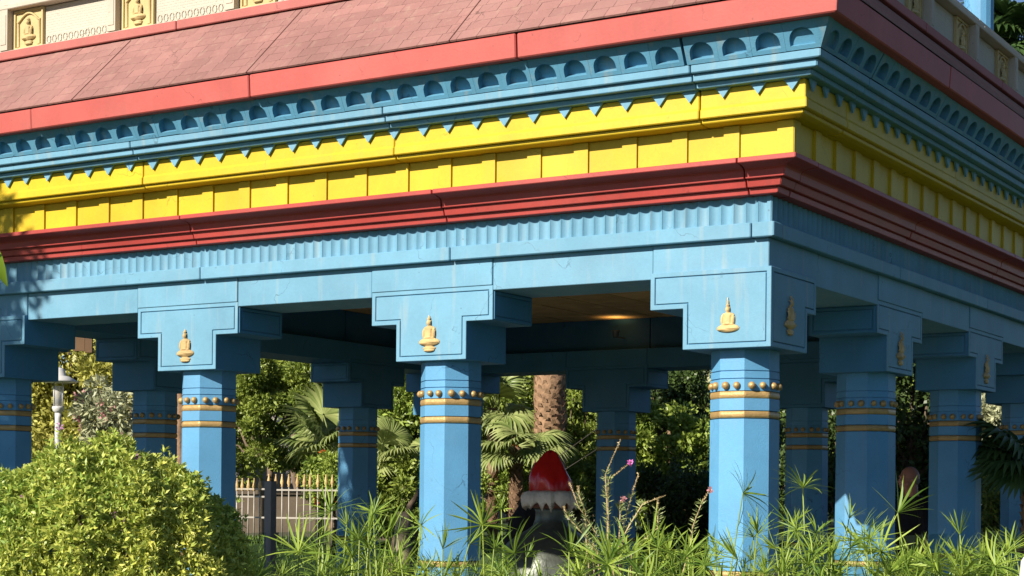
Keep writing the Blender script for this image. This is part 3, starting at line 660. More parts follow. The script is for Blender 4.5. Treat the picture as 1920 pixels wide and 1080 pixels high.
def tree(name, label, cat, base, center, rad, nleaf, ln, wd, mat, nclump=45, csize=.35, trunk_r=.12, bark='bark', group=None, flowers=None):
    base = Vector(base); cen = Vector(center); o = empty(name, base, label, cat, group)
    P, N, cl = clump_cloud(cen-base, rad, nclump, nleaf, csize); V, F = leaves(P, N, ln, wd)
    crown = link('crown', np_mesh('crown', V, F, mat), o)
    mb = MB(); fork = (cen-base)*.62; fork.z = max((cen.z-base.z)-rad[2]*.75, .15)
    p, r_ = limb((0, 0, -.1), fork, trunk_r, trunk_r*.75); mb.tube(p, r_, 8)
    mb.build('trunk', bark, o)
    idx = rng.choice(len(cl), min(len(cl), 14), replace=False)
    for i in idx:
        p, r_ = limb(fork, cl[i], trunk_r*.5, trunk_r*.1, .12); MB().tube(p, r_, 6).build('limb', bark, o)
    if flowers:
        fm, nf, sz = flowers; idx = np.where((P[:, 1] < (cen-base).y+rad[1]*.6))[0]
        out = P+N*0; sc = ((P-np.array(cen-base))/np.array(rad)); rr = np.linalg.norm(sc, axis=1); cand = np.where((rr > .85) & (sc[:, 1] < .35))[0]
        for i in rng.choice(cand, min(nf, len(cand)), replace=False):
            fp, fd = sphere_pts(14, .2); Vf, Ff = leaves(fp*sz*.5, fd, sz*.7, sz*.5); f = link('flower', np_mesh('flower', Vf, Ff, fm), crown); f.location = P[i]+N[i]*.03+(P[i]-np.array(cen-base))*.06
    return o
def gz(p): return float(gh(np.array(p[0]), np.array(p[1])))
def shrub(name, label, center, rad, nleaf, ln, wd, mat, nclump=40, csize=.22, group=None, flowers=None, cat='shrub', bark='bark', trunk_r=.05):
    b = (center[0], center[1], gz(center)); return tree(name, label, cat, b, center, rad, nleaf, ln, wd, mat, nclump, csize, trunk_r, bark, group, flowers)

# ------------------------------------------------------------ fan palms
def fan_mesh(Rr, nseg=30, spread=270, droop=.25, wseg=1.0, cup=.15):
    V = []; F = []
    for i in range(nseg):
        a = R(-spread/2+spread*i/(nseg-1)); L_ = Rr*(1-.22*abs(a)/R(spread/2))*rng.uniform(.92, 1.05); d = np.array([math.sin(a), math.cos(a), 0]); s = np.array([math.cos(a), -math.sin(a), 0])
        w = Rr*R(spread)/nseg*.42*wseg; tw = rng.normal(0, .05); st = len(V)
        for t, wf in ((.04, .12), (.35, .8), (.62, 1), (.85, .45), (1, .03)):
            z = cup*Rr*t*(1-t)*2-droop*Rr*max(t-.5, 0)**2*2+tw*t*Rr*.4
            c = d*L_*t+np.array([0, 0, z]); ww = w*wf; V += [c-s*ww+np.array([0, 0, ww*.55]), c, c+s*ww+np.array([0, 0, ww*.55])]
        for k in range(4):
            b = st+3*k; F += [(b, b+1, b+4, b+3), (b+1, b+2, b+5, b+4)]
    return np.array(V), np.array(F)
FANS = {}
for m_ in ('frond', 'frond_dark'):
    FANS[m_] = [np_mesh('fan_blade', *fan_mesh(1.0, rng.integers(26, 34), rng.uniform(210, 300), rng.uniform(.2, .5)), m_) for _ in range(4)]
WIDE = np_mesh('fan_blade', *fan_mesh(1.0, 26, 170, .12, 1.25, .08), 'frond_dark')
def fan_palm(name, label, base, top, fronds, mat='frond', trunk_r=.14, bark='palm_bark', size=.8, group=None, face={}):
    """fronds: list of (azimuth deg, elevation deg, petiole length, blade scale)"""
    base = Vector(base); top = Vector(top); o = empty(name, base, label, 'palm', group); h = top-base
    pts, rr = limb((0, 0, -.1), h, trunk_r*1.15, trunk_r, .02, 14); mb = MB().tube(pts, rr, 12); mb.build('trunk', bark, o)
    sc = MB()
    for i in range(int(h.length/.07)):
        t = (i+.5)/(h.length/.07)
        for k in range(7):
            a = k*2*math.pi/7+i*.45+random.uniform(-.1, .1); c = Vector(h)*t; d = Vector((math.cos(a), math.sin(a), 0)); s = Vector((-d.y, d.x, 0)); r0 = trunk_r*1.02
            sc.add([c+d*r0-s*.05, c+d*r0+s*.05, c+d*(r0+.035)+s*.02+Vector((0, 0, .08)), c+d*(r0+.035)-s*.02+Vector((0, 0, .08)), c+d*(r0-.03)+Vector((0, 0, .02))], [(0, 1, 2, 3), (1, 4, 2), (0, 3, 4), (2, 4, 3)])
    if sc.v and trunk_r > .06: sc.build('leaf_bases', bark, o, kind='stuff')
    for fi, (az, el, pl, bs) in enumerate(fronds):
        d = Vector((math.cos(R(az))*math.cos(R(el)), math.sin(R(az))*math.cos(R(el)), math.sin(R(el)))); a = h+d*.05; e = h+d*pl+Vector((0, 0, -.10*pl))
        fr = MB().tube([a, a.lerp(e, .5)+Vector((0, 0, .05*pl)), e], [.022*size, .016*size, .010*size], 5).build('frond', mat, o)
        b = link('blade', random.choice(FANS[mat]), fr); dd = (e-a).normalized(); up = Vector((0, 0, 1)); s = dd.cross(up).normalized(); n = s.cross(dd)
        n = (n+s*random.uniform(-.5, .5)).normalized()
        if fi in face: n = (-Fw*.75+Vector((0, 0, .65))); n = (n-dd*n.dot(dd)).normalized(); b.data = WIDE
        s = dd.cross(n).normalized()
        b.matrix_local = Matrix.Translation(e) @ Matrix((s, dd, n)).transposed().to_4x4() @ Matrix.Scale(bs, 4)
    return o

# ------------------------------------------------------------ background planting
def B(p): return (p[0], p[1], gz(p))
c = (-19.638, 13.056, 3.401); tree('olive_tree', 'sunlit yellow-green tree behind the white lamp post', 'tree', B(c), c, (1.9, 1.9, 1.75), 44000, .12, .06, 'leaf_olive', 75, .5, .14)
c = (-22.710, 14.694, 2.832); tree('olive_tree', 'yellow-green tree at the left edge behind the first blue column', 'tree', B(c), c, (1.5, 1.5, 1.5), 22000, .12, .06, 'leaf_olive', 40, .5, .14)
c = (-14.596, 9.107, 2.513); shrub('flowering_shrub', 'pale leaved shrub with pink and cream blossom left of the cracked column', c, (.75, .75, .75), 6000, .12, .045, 'leaf_silver', 40, .18, flowers=('petal_pink', 26, .08))
c = (-13.914, 11.869, 2.865); tree('broadleaf_tree', 'dense dark green tree behind the picket fence', 'tree', B(c), c, (1.15, 1.1, 1.15), 46000, .075, .04, 'leaf_tree', 70, .22, .07)
c = (-14.774, 13.687, 3.759); tree('broadleaf_tree', 'higher green tree just below the beam, above the dense tree', 'tree', B(c), c, (.8, .8, .8), 12000, .10, .05, 'leaf_tree', 40, .25, .07)
c = (-9.206, 8.887, 2.736); shrub('leafy_shrub', 'bright green shrub left of the second sunlit column', c, (.75, .6, 1.0), 12000, .13, .04, 'leaf_hedge', 50, .22)
c = (-10.047, 10.131, 1.856); shrub('leafy_shrub', 'dark bushy shrub with pink flowers between the fan palms', c, (.8, .6, .6), 7000, .09, .045, 'leaf_tree', 40, .2, flowers=('petal_pink', 8, .10))
c = (-10.699, 9.381, 1.646); shrub('leafy_shrub', 'green shrub with orange flowers behind the right end of the picket fence', c, (.5, .4, .42), 9000, .07, .035, 'leaf_hedge', 45, .14, flowers=('petal_red', 5, .07))
c = (-8.349, 7.771, 1.427); shrub('leafy_shrub', 'low green shrub at the foot of the second sunlit column, left side', c, (.55, .45, .5), 9000, .08, .04, 'leaf_tree', 45, .16)
c = (-10.406, 14.015, 1.742); shrub('hedge_shrub', 'bright green hedge bush with red flowers left of the red hat', c, (1.15, .8, .8), 16000, 0.0715, 0.039, 'leaf_hedge', 70, .16, flowers=('petal_red', 3, .10))
c = (-10.231, 16.466, 2.742); shrub('hedge_shrub', 'half shaded shrub between the palm trunk and the far blue column', c, (.9, .8, 1.2), 12000, 0.0975, 0.052, 'leaf_tree', 55, .2)
c = (-9.681, 15.044, 1.711); shrub('hedge_shrub', 'green bush right of the red hat, under the far capital', c, (.8, .7, .7), 9000, 0.078, 0.039, 'leaf_tree', 50, .16)
c = (-9.052, 17.187, 2.319); shrub('laurel_shrub', 'tall shrub with sunlit top behind the far row of columns', c, (1.15, .8, .75), 15000, 0.111, 0.0585, 'leaf_hedge', 60, .22)
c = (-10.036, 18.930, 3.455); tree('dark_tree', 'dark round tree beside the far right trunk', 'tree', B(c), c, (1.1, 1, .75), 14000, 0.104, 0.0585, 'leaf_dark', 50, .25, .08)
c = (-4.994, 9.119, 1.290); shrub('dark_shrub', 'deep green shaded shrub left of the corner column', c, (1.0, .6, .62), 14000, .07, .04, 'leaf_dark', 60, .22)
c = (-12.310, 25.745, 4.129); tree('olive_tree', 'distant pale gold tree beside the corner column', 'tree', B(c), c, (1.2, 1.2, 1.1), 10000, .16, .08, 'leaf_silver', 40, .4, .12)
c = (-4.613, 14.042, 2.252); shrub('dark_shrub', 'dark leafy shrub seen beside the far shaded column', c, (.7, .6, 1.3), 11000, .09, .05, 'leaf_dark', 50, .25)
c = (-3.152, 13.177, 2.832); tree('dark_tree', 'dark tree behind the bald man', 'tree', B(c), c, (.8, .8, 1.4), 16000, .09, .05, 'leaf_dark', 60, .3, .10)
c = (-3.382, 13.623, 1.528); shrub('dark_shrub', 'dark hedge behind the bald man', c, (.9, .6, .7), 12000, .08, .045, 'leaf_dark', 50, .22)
c = (-4.624, 23.413, 2.940); shrub('pale_shrub', 'sunlit pale green scrub below the white building', c, (1.2, .8, .55), 9000, .12, .05, 'leaf_silver', 45, .3)
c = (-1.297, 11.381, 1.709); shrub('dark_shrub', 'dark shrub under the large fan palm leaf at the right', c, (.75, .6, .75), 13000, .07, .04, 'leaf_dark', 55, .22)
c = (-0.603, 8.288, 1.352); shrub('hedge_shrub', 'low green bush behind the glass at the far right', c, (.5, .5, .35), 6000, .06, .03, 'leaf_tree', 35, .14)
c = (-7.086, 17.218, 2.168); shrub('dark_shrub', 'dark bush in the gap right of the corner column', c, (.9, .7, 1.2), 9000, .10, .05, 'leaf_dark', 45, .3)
for (c, r_, lb) in (((-19.031, 21.634, 3.304), 1.9, 'distant green tree above the fan palms, left of the second sunlit column'), ((-17.193, 25.103, 3.690), 2.3, 'distant green tree left of the thick palm trunk'), ((-14.917, 25.322, 3.273), 2.4, 'distant green tree behind the far blue capital'), ((-11.805, 28.399, 2.961), 2.3, 'distant green tree right of the corner column'), ((-9.309, 27.580, 2.785), 2.3, 'distant green tree behind the far right columns'), ((-7.390, 26.410, 2.497), 2.2, 'distant green tree beyond the bald man'), ((-13.041, 25.297, 2.118), 1.8, 'distant green tree low behind the shaded shrubs'), ((-24.254, 20.783, 3.350), 2.3, 'distant green tree behind the third sunlit column')):
    tree('far_tree', lb, 'tree', B(c), c, (r_, r_, r_), 15000, .16, .085, 'leaf_tree', 60, .55, .12, group='distant trees behind the pavilion')
# fan palms
c = (-11.172, 10.029, 2.220); fan_palm('fan_palm', 'low fan palm with pale spread leaves left of the far shaded column', B(c), (c[0], c[1], c[2]-.15), [(200, 20, .5, .55), (230, 50, .6, .6), (160, 35, .55, .6), (270, 10, .5, .5), (120, 60, .6, .6), (320, 30, .5, .55), (30, 40, .5, .5), (250, 75, .7, .6), (185, 60, .7, .6)], 'frond', .05)
c = (-8.445, 7.946, 2.033); fan_palm('fan_palm', 'fan palm with one broad leaf left of the second sunlit column', B(c), (c[0], c[1], c[2]-.1), [(205, 15, .3, .5), (250, 40, .4, .45), (160, 55, .45, .5), (300, 20, .3, .4), (60, 40, .4, .5), (225, -20, .3, .45)], 'frond', .05)
c = (-9.372, 13.475, 4.894); b = (-9.347, 13.490, 1.740)
fan_palm('date_palm', 'thick brown palm trunk behind the red hat', B(b), c, [(a_, 25+15*(i % 3), .9, .9) for i, a_ in enumerate(range(0, 360, 40))], 'frond', .25)
c = (-10.421, 13.419, 2.939); fan_palm('fan_palm', 'fan palm with streaming pale leaves left of the thick palm trunk', B(c), (c[0], c[1], c[2]), [(211, 35, .5, .75), (250, 65, .5, .8), (60, 75, .4, .6), (120, 50, .6, .8), (300, 30, .4, .7), (215, -20, .4, .65), (340, -15, .35, .65), (200, 5, .5, .7)], 'frond', .07)
c = (-9.570, 12.768, 2.264); fan_palm('fan_palm', 'low fan palm with flat leaves in front of the thick palm trunk', B(c), (c[0], c[1], c[2]), [(35, 8, .4, .62), (15, -5, .35, .55), (50, 25, .4, .6), (211, 10, .35, .6), (230, -15, .3, .5), (300, 15, .3, .5), (120, 40, .4, .6)], 'frond', .09)
c = (-11.032, 21.837, 6.340); b = (-10.996, 21.859, 1.834); fan_palm('date_palm', 'far brown palm trunk under the beam left of the corner capital', B(b), c, [(a_, 30, .9, .9) for a_ in range(0, 360, 45)], 'frond_dark', .26)
c = (0.660, 4.958, 1.844); fan_palm('fan_palm', 'dark green fan palm whose leaf reaches in at the right edge', B(c), c, [(211, 8, .08, .56), (195, 40, .3, .5), (170, 15, .3, .5), (250, 0, .2, .45), (90, 40, .3, .5)], 'frond_dark', .07, face={0: 1})
c = (-3.181, 19.607, 9.581); fan_palm('fan_palm', 'tall fan palm against the sky above the parapet at the right', B(c), c, [(210, 10, .6, .95), (200, 40, .7, .9), (190, -25, .5, .9), (225, -10, .6, .9), (240, 30, .7, .9), (180, 60, .7, .9), (30, 20, .7, .9), (120, 30, .7, .9), (300, 20, .7, .9), (215, -45, .5, .8)], 'frond_dark', .16)
c = (-12.479, 8.057, 2.445); 
p_ = empty('slender_tree', B(c), 'thin brown trunk seen just left of the third sunlit column', 'tree'); pts, rr = limb((0, 0, 0), (0, 0, 5), .07, .055, .01, 10); MB().tube(pts, rr, 9).build('trunk', 'palm_bark', p_)
q_ = clump_cloud((0, 0, 5.3), (1.0, 1.0, .7), 20, 2500, .3); link('crown', np_mesh('crown', *leaves(q_[0], q_[1], .12, .05), 'leaf_tree'), p_)
# sprawling trunk by the shrubs
c = (-7.326, 6.521, 1.006); p_ = empty('tree_stump', B(c), 'pale leaning stump left of the second sunlit column', 'stump'); z0 = B(c)[2]
pts, rr = limb((0, 0, -.1), (-.05, 0, c[2]+.25-z0), .13, .09, .05, 6); MB().tube(pts, rr, 10).build('trunk', 'bark_pale', p_)
MB().tube(limb((-.05, 0, c[2]+.2-z0), (.12, .05, c[2]+.55-z0), .05, .02)[0], [.05, .045, .04, .035, .03, .02], 7).build('limb', 'bark', p_)

# ------------------------------------------------------------ far buildings, walls
def building(name, label, c0, w, d, h, rz, mat, wins=()):
    o = empty(name, (c0[0], c0[1], gz(c0)-.3), label, 'building', rz=rz)
    MB().box(-w/2, 0, 0, w/2, d, h).build('wall', mat, o); bevel(MB().box(-w/2-.15, -.15, h, w/2+.15, d+.15, h+.18).build('roof', mat, o), .02)
    for (x, z, ww, hh) in wins:
        f = MB().box(x-ww/2, -.05, z, x+ww/2, -.005, z+hh).build('window', mat, o); MB().box(x-ww/2+.08, -.062, z+.08, x+ww/2-.08, -.0515, z+hh-.08).build('pane', 'window_dark', f)
    return o
c = (-23.068, 26.197, 1.842); building('house', 'pale grey house far behind the fan palms', c, 6, 5, 6.0, .6, 'wall_grey', [(-1.5, 2.2, 1, 1.3), (1.2, 2.2, 1, 1.3)])
c = (-20.709, 44.053, 2.065); building('house', 'grey house wall glimpsed left of the corner column', c, 5, 5, 6.2, .5, 'wall_grey', [(-1.2, 3, 1, 1.3), (1.2, 3, 1, 1.3)])
c = (-19.663, 30.625, 1.907); building('house', 'pale house far behind the thick palm trunk', c, 5, 4, 6.4, .5, 'wall_white', [(-1, 3, 1, 1.3)])
c = (-7.825, 33.178, 1.982); o = building('white_building', 'white stepped building at the right behind the shaded columns', c, 1.5, 4, 3.6, .35, 'wall_white')
MB().box(.75, 0, 0, 1.6, 4, 2.95).build('wing', 'wall_white', o)
a, b = (-13.686, 9.663, 1.466), (-10.371, 11.691, 1.503)
def garden_wall(name, label, a, b, h0, h1):
    a, b = Vector((a[0], a[1], 0)), Vector((b[0], b[1], 0)); L_ = (b-a).length; rz = math.atan2(b.y-a.y, b.x-a.x)
    o = empty(name, (*((a+b)/2).xy, h0), label, 'wall', rz=rz); MB().box(-L_/2, -.1, 0, L_/2, .1, h1-h0).build('wall', 'wall_tan', o); MB().box(-L_/2, -.14, h1-h0+.002, L_/2, .14, h1-h0+.07).build('coping', 'wall_tan', o)
garden_wall('garden_wall', 'low tan garden wall behind the picket fence', a, b, .55, 1.46)
# picket fence, each picket with a gold spear tip
def fence(label, p0, p1, ntop, z0, rails, tip=.19, pick=.108):
    a, b = Vector((p0[0], p0[1], 0)), Vector((p1[0], p1[1], 0)); L_ = (b-a).length; rz = math.atan2(b.y-a.y, b.x-a.x); o = empty('picket_fence', (a.x, a.y, z0), label, 'fence', rz=rz)
    pm = MB().tube([(0, 0, 0), (0, 0, ntop-z0-tip)], .0105, 7).mesh('picket', 'metal_pale')
    tm = MB().lathe([(.012, 0), (.022, .012), (.014, .028), (.030, .06), (.026, .085), (.012, .155), (.008, .165), (.014, .178), (.002, .19)], 8).mesh('spear_tip', 'gold_pale')
    for i in range(int(L_/pick)+1):
        k = link('picket', pm, o, loc=(i*pick, 0, 0), rot=(random.uniform(-.01, .01), random.uniform(-.012, .012), 0)); link('spear_tip', tm, k, loc=(0, 0, ntop-z0-tip))
    for z in rails: MB().box(-.05, -.012, z-z0-.012, L_+.05, .012, z-z0+.012).build('rail', 'metal_pale', o)
a, b = (-11.049, 8.346, 1.480), (-9.829, 8.741, 1.491); fence('pale picket fence with gold spear tips right of the steel post', a, b, 1.76, .75, (1.53, 1.13))
a, b = (-12.326, 8.385, 1.470), (-11.152, 8.400, 1.479); fence('pale picket gate with gold spear tips left of the steel post', a, b, 1.70, .75, (1.54, 1.43, 1.13))
# lamp post
c = (-15.130, 8.194, 3.396); z0 = gz(c); o = empty('lamp_post', (c[0], c[1], z0), 'white garden lamp post with a flat round hood', 'lamp'); h = c[2]-z0
MB().lathe([(.05, 0), (.05, h-.78), (.052, h-.70)], 14).build('pole', 'white_enamel', o)
MB().lathe([(.052, h-.70), (.085, h-.66), (.095, h-.62), (.095, h-.60), (.07, h-.60)], 18).build('collar', 'white_enamel', o)
MB().lathe([(.078, h-.60), (.082, h-.30), (.07, h-.28)], 18).build('lens', 'lamp_glass', o)
for k in range(4): MB().tube([(.09*math.cos(k*1.57), .09*math.sin(k*1.57), h-.61), (.09*math.cos(k*1.57), .09*math.sin(k*1.57), h-.2)], .007, 5).build('strut', 'white_enamel', o)
MB().lathe([(.30, h-.22), (.305, h-.205), (.16, h-.13), (.11, h-.12), (.10, h-.03), (.06, h+.0), (.01, h+.01)], 24).build('hood', 'white_enamel', o)
# brown hanging board beyond the left row
c = (-12.593, 6.229, 3.597); o = empty('wooden_signboard', (c[0], c[1], gz(c)), 'brown wooden board on posts, seen under the beam at the left', 'signboard', rz=.55)
zz = c[2]-gz(c); MB().box(-.14, -.03, zz-.18, .02, .03, zz+.6).build('board', 'wood', o); MB().box(.024, -.03, zz-.2, .12, .03, zz+.6).build('board', 'wood', o)
for s_ in (-1.2, 1.2): MB().box(s_-.05, .035, 0, s_+.05, .12, zz+.7).build('post', 'wood', o)
MB().box(-1.3, -.02, zz+.61, 1.3, .13, zz+.75).build('crossbar', 'wood', o)
# tree stakes
for (p0, p1, lb) in (((-8.180, 11.860, 2.131), (-7.752, 12.121, 2.502), 'upper slanting tie rope right of the red hat'), ((-8.150, 11.878, 1.887), (-7.736, 12.131, 2.201), 'lower slanting tie rope right of the red hat')):
    o = empty('tie_rope', p0, lb, 'rope'); a = Vector(p0); b = Vector(p1); d = (b-a); MB().tube([-d*1.2, d*1.6], .007, 6).build('rope', 'rope', o)

# ------------------------------------------------------------ bronze urn with the red hat, in the middle of the pavilion
ux, uy = -1.5*U, 1.5*U
o = empty('bronze_urn', (ux, uy, 0), 'dark bronze bell-shaped urn on the pavilion floor, half hidden by papyrus', 'urn')
wob = lambda a, z: 1+.012*math.sin(3*a+z*4)+.008*math.sin(7*a-z*9)
MB().lathe([(.62, 0), (.62, .12), (.5, .14), (.5, .35), (.56, .40), (.58, .6), (.56, .8), (.50, .93), (.42, 1.03), (.33, 1.10), (.23, 1.155), (.175, 1.20), (.155, 1.26), (.15, 1.33), (.165, 1.37)], 48, wob=wob).build('body', 'bronze', o)
MB().lathe([(.586, .66), (.60, .668), (.60, .69), (.586, .70)], 48, wob=wob).build('band', 'bronze', o)
MB().lathe([(.165, 1.365), (.20, 1.375), (.205, 1.42), (.18, 1.43)], 32).build('rim', 'collar_brown', o)
h_ = empty('santa_hat', (ux, uy, 1.42), 'glossy red hat with a white icicle brim on the bronze urn', 'hat')
def brim():
    n = 72; mb = MB(); prof = [(.14, .10), (.20, .118), (.25, .10), (.272, .06), (.268, .02), (.25, 0)]
    vs = []; 
    for j, (r, z) in enumerate(prof):
        for t in range(n):
            a = t*2*math.pi/n; q = .008*math.sin(9*a)+.006*math.sin(17*a+1); ice = 0
            if j == len(prof)-1: ice = -(.05*abs(math.sin(t*.55+.8*math.sin(t*.21)))**1.5+.045*(t % 5 in (0, 1))*(.5+.5*math.sin(t*1.7)))
            if j == len(prof)-2: ice = -.004*(t % 5)
            rr = r+q*(1+j*.3)+(0.006*(1 if t % 3 == 0 else -1) if j >= 3 else 0); vs.append((rr*math.cos(a), rr*math.sin(a), z+ice))
    fs = []
    for j in range(len(prof)-1): fs += [(j*n+t, j*n+(t+1) % n, (j+1)*n+(t+1) % n, (j+1)*n+t) for t in range(n)]
    m0 = len(vs); vs += [(.20*math.cos(t*2*math.pi/n), .20*math.sin(t*2*math.pi/n), .012) for t in range(n)]; L_ = len(prof)-1
    fs += [(L_*n+t, L_*n+(t+1) % n, m0+(t+1) % n, m0+t) for t in range(n)]
    return mb.add(vs, fs, True)
brim().build('brim', 'icing', h_)
def hat():
    n = 40; prof = [(.195, .08), (.202, .13), (.200, .19), (.190, .25), (.166, .31), (.134, .37), (.100, .42), (.074, .46), (.050, .485), (.026, .497), (.003, .503)]
    vs = []; fs = []; lx, ly = Rt.x, Rt.y
    for j, (r, z) in enumerate(prof):
        for t in range(n):
            a = t*2*math.pi/n; k = z/.5; q = 1+.06*math.sin(5*a+6*z)+.05*math.sin(9*a-11*z)*(1-k)+.06*math.sin(2*a+1)*k
            off = -.030*k*k+.02*math.sin(z*16)*k
            vs.append((r*q*math.cos(a)+off*lx, r*q*math.sin(a)+off*ly, z+.012*math.sin(3*a+2)*k))
    for j in range(len(prof)-1): fs += [(j*n+t, j*n+(t+1) % n, (j+1)*n+(t+1) % n, (j+1)*n+t) for t in range(n)]
    fs += [tuple((len(prof)-1)*n+t for t in range(n))]
    return MB().add(vs, fs, True)
hb = hat().build('cap', 'red_glaze', h_)

# ------------------------------------------------------------ people
_u = bmesh.new(); bmesh.ops.create_uvsphere(_u, u_segments=16, v_segments=10, radius=1); _u.verts.index_update()
SPV = np.array([v.co[:] for v in _u.verts]); SPF = [tuple(v.index for v in f.verts) for f in _u.faces]; _u.free()
def blob(bm, c, r, rot=None): bm.add(SPV*np.array(r)+np.array(c[:]), SPF, True)
def cap_(bm, a, b, ra, rb, sq=1.0, n=10):
    a, b = Vector(a), Vector(b)
    for i in range(n+1): t = i/n; blob(bm, a.lerp(b, t), (ra+(rb-ra)*t, (ra+(rb-ra)*t)*sq, ra+(rb-ra)*t))
def skin_obj(name, fn, mat, parent, vox=.012, smooth=6):
    bm = MB(); fn(bm); ob = bm.build(name, mat, parent, fix=False)
    rm = ob.modifiers.new('skin', 'REMESH'); rm.mode = 'VOXEL'; rm.voxel_size = vox; rm.use_smooth_shade = True
    sm = ob.modifiers.new('smooth', 'SMOOTH'); sm.iterations = smooth; sm.factor = .5; return ob
def hand(bm, wrist, dirv, side):
    w = Vector(wrist); d = Vector(dirv).normalized(); fwd = Vector((0, 1, 0)); fwd = (fwd-d*fwd.dot(d)).normalized(); nrm = d.cross(fwd)*side
    cap_(bm, w, w+d*.085, .028, .034, n=5)
    for k, (o_, l) in enumerate(((.030, .072), (.010, .082), (-.010, .076), (-.029, .060))):
        a = w+d*.088+fwd*o_; b = a+d*l*.55+nrm*.008; e = b+d*l*.42+nrm*.022; cap_(bm, a, b, .0095, .0088, n=5); cap_(bm, b, e, .0088, .007, n=5)
    a = w+d*.03+fwd*.032; b = a+d*.035+fwd*.025; e = b+d*.035+fwd*.004+nrm*.012; cap_(bm, a, b, .0115, .010, n=4); cap_(bm, b, e, .010, .008, n=4)
def head(bm, c, f):
    """c: head centre; faces +y in local space"""
    x, y, z = c; s = f
    blob(bm, (x, y-.008*s, z+.012*s), (.077*s, .098*s, .105*s)); blob(bm, (x, y+.030*s, z-.050*s), (.060*s, .070*s, .078*s)); blob(bm, (x, y+.050*s, z-.100*s), (.036*s, .036*s, .026*s))
    blob(bm, (x, y+.104*s, z-.028*s), (.014*s, .022*s, .019*s)); blob(bm, (x, y+.094*s, z-.008*s), (.011*s, .014*s, .030*s)); blob(bm, (x, y+.080*s, z+.022*s), (.055*s, .022*s, .014*s))
    blob(bm, (x, y+.088*s, z-.070*s), (.024*s, .014*s, .008*s)); blob(bm, (x, y+.085*s, z-.082*s), (.022*s, .014*s, .008*s))
    for q in (-1, 1): blob(bm, (x+q*.079*s, y-.012*s, z-.015*s), (.010*s, .022*s, .034*s)); blob(bm, (x+q*.05*s, y+.055*s, z-.05*s), (.022*s, .03*s, .03*s))
def man(o):
    def body(bm):
        head(bm, (0, .035, 1.685), 1.02); cap_(bm, (0, 0, 1.46), (0, .02, 1.62), .072, .068)
        for q in (-1, 1):
            cap_(bm, (q*.195, -.01, 1.43), (q*.235, -.04, 1.14), .055, .046); cap_(bm, (q*.235, -.04, 1.14), (q*.235, .09, .90), .044, .030); hand(bm, (q*.235, .09, .90), (0, .35, -.9), q)
            cap_(bm, (q*.095, 0, .92), (q*.105, .01, .50), .088, .058); cap_(bm, (q*.105, .01, .50), (q*.11, -.02, .09), .056, .040); cap_(bm, (q*.11, -.04, .04), (q*.115, .15, .035), .042, .034)
        cap_(bm, (0, 0, .95), (0, -.005, 1.2), .145, .15, .8); cap_(bm, (0, -.005, 1.2), (0, -.01, 1.40), .155, .14, .72)
    bd = skin_obj('body', body, 'skin', o, .009, 5)
    def shirt(bm):
        cap_(bm, (0, .005, .92), (0, .0, 1.18), .172, .176, .86); cap_(bm, (0, -.005, 1.18), (0, -.012, 1.37), .178, .160, .76); cap_(bm, (-.17, -.01, 1.425), (.17, -.01, 1.425), .066, .066, 1, 14); blob(bm, (0, .0, 1.49), (.092, .088, .045)); cap_(bm, (-.12, -.005, 1.45), (.12, -.005, 1.45), .07, .07, 1, 8)
        for q in (-1, 1): cap_(bm, (q*.185, -.01, 1.43), (q*.238, -.04, 1.15), .074, .066)
    skin_obj('shirt', shirt, 'cloth_black', o, .014, 4)
    def shorts(bm):
        cap_(bm, (0, 0, .93), (0, 0, .84), .158, .158, .88)
        for q in (-1, 1): cap_(bm, (q*.09, 0, .86), (q*.108, .012, .50), .108, .090)
    skin_obj('shorts', shorts, 'cloth_brown', o, .016, 4)
    def shoes(bm):
        for q in (-1, 1): cap_(bm, (q*.11, -.06, .045), (q*.118, .18, .04), .052, .044)
    skin_obj('shoes', shoes, 'shoe', o, .012, 3)
    def hair(bm):
        blob(bm, (0, .014, 1.664), (.0800, .091, .055))
        for q in (-1, 1): blob(bm, (q*.066, .020, 1.672), (.0155, .034, .034))
    skin_obj('hair', hair, 'hair_grey', o, .010, 4)
    mb = MB()
    for q in (-1, 1): mb.tube([(q*.034+.024*math.cos(a), .134, 1.677+.017*math.sin(a)) for a in np.linspace(0, 2*math.pi, 13)], .0022, 5, caps=False); mb.tube([(q*.058, .133, 1.68), (q*.082, .05, 1.682), (q*.084, .02, 1.675)], .002, 5)
    mb.tube([(-.011, .137, 1.68), (.011, .137, 1.68)], .002, 5); mb.build('glasses', 'metal_dark', o)
c = (-0.587, 5.368, 1.710)
o = empty('person', (c[0], c[1], 0), 'bald man with glasses in a black shirt standing behind the shaded columns, facing left', 'person', rz=.549+R(108)); man(o)
# second visitor bending behind the hat
c = (-4.889, 5.315, 1.511)
o = empty('person', (c[0], c[1], 0), 'person in black bending forward behind the red hat, head hidden', 'person', rz=.549+R(-75))
def body2(bm):
    head(bm, (0, .30, 1.54), 1.0); cap_(bm, (0, .14, 1.42), (0, .25, 1.49), .062, .056)
    for q in (-1, 1):
        cap_(bm, (q*.19, .10, 1.42), (q*.23, .14, 1.12), .055, .046); cap_(bm, (q*.23, .14, 1.12), (q*.16, .34, 1.02), .043, .030); hand(bm, (q*.16, .34, 1.02), (0, .9, -.3), q)
        cap_(bm, (q*.095, -.1, .90), (q*.105, -.02, .50), .088, .058); cap_(bm, (q*.105, -.02, .50), (q*.11, -.06, .09), .056, .040); cap_(bm, (q*.11, -.08, .04), (q*.115, .11, .035), .042, .034)
    cap_(bm, (0, -.10, .93), (0, .10, 1.38), .145, .14, .78)
skin_obj('body', body2, 'skin', o, .011, 5)
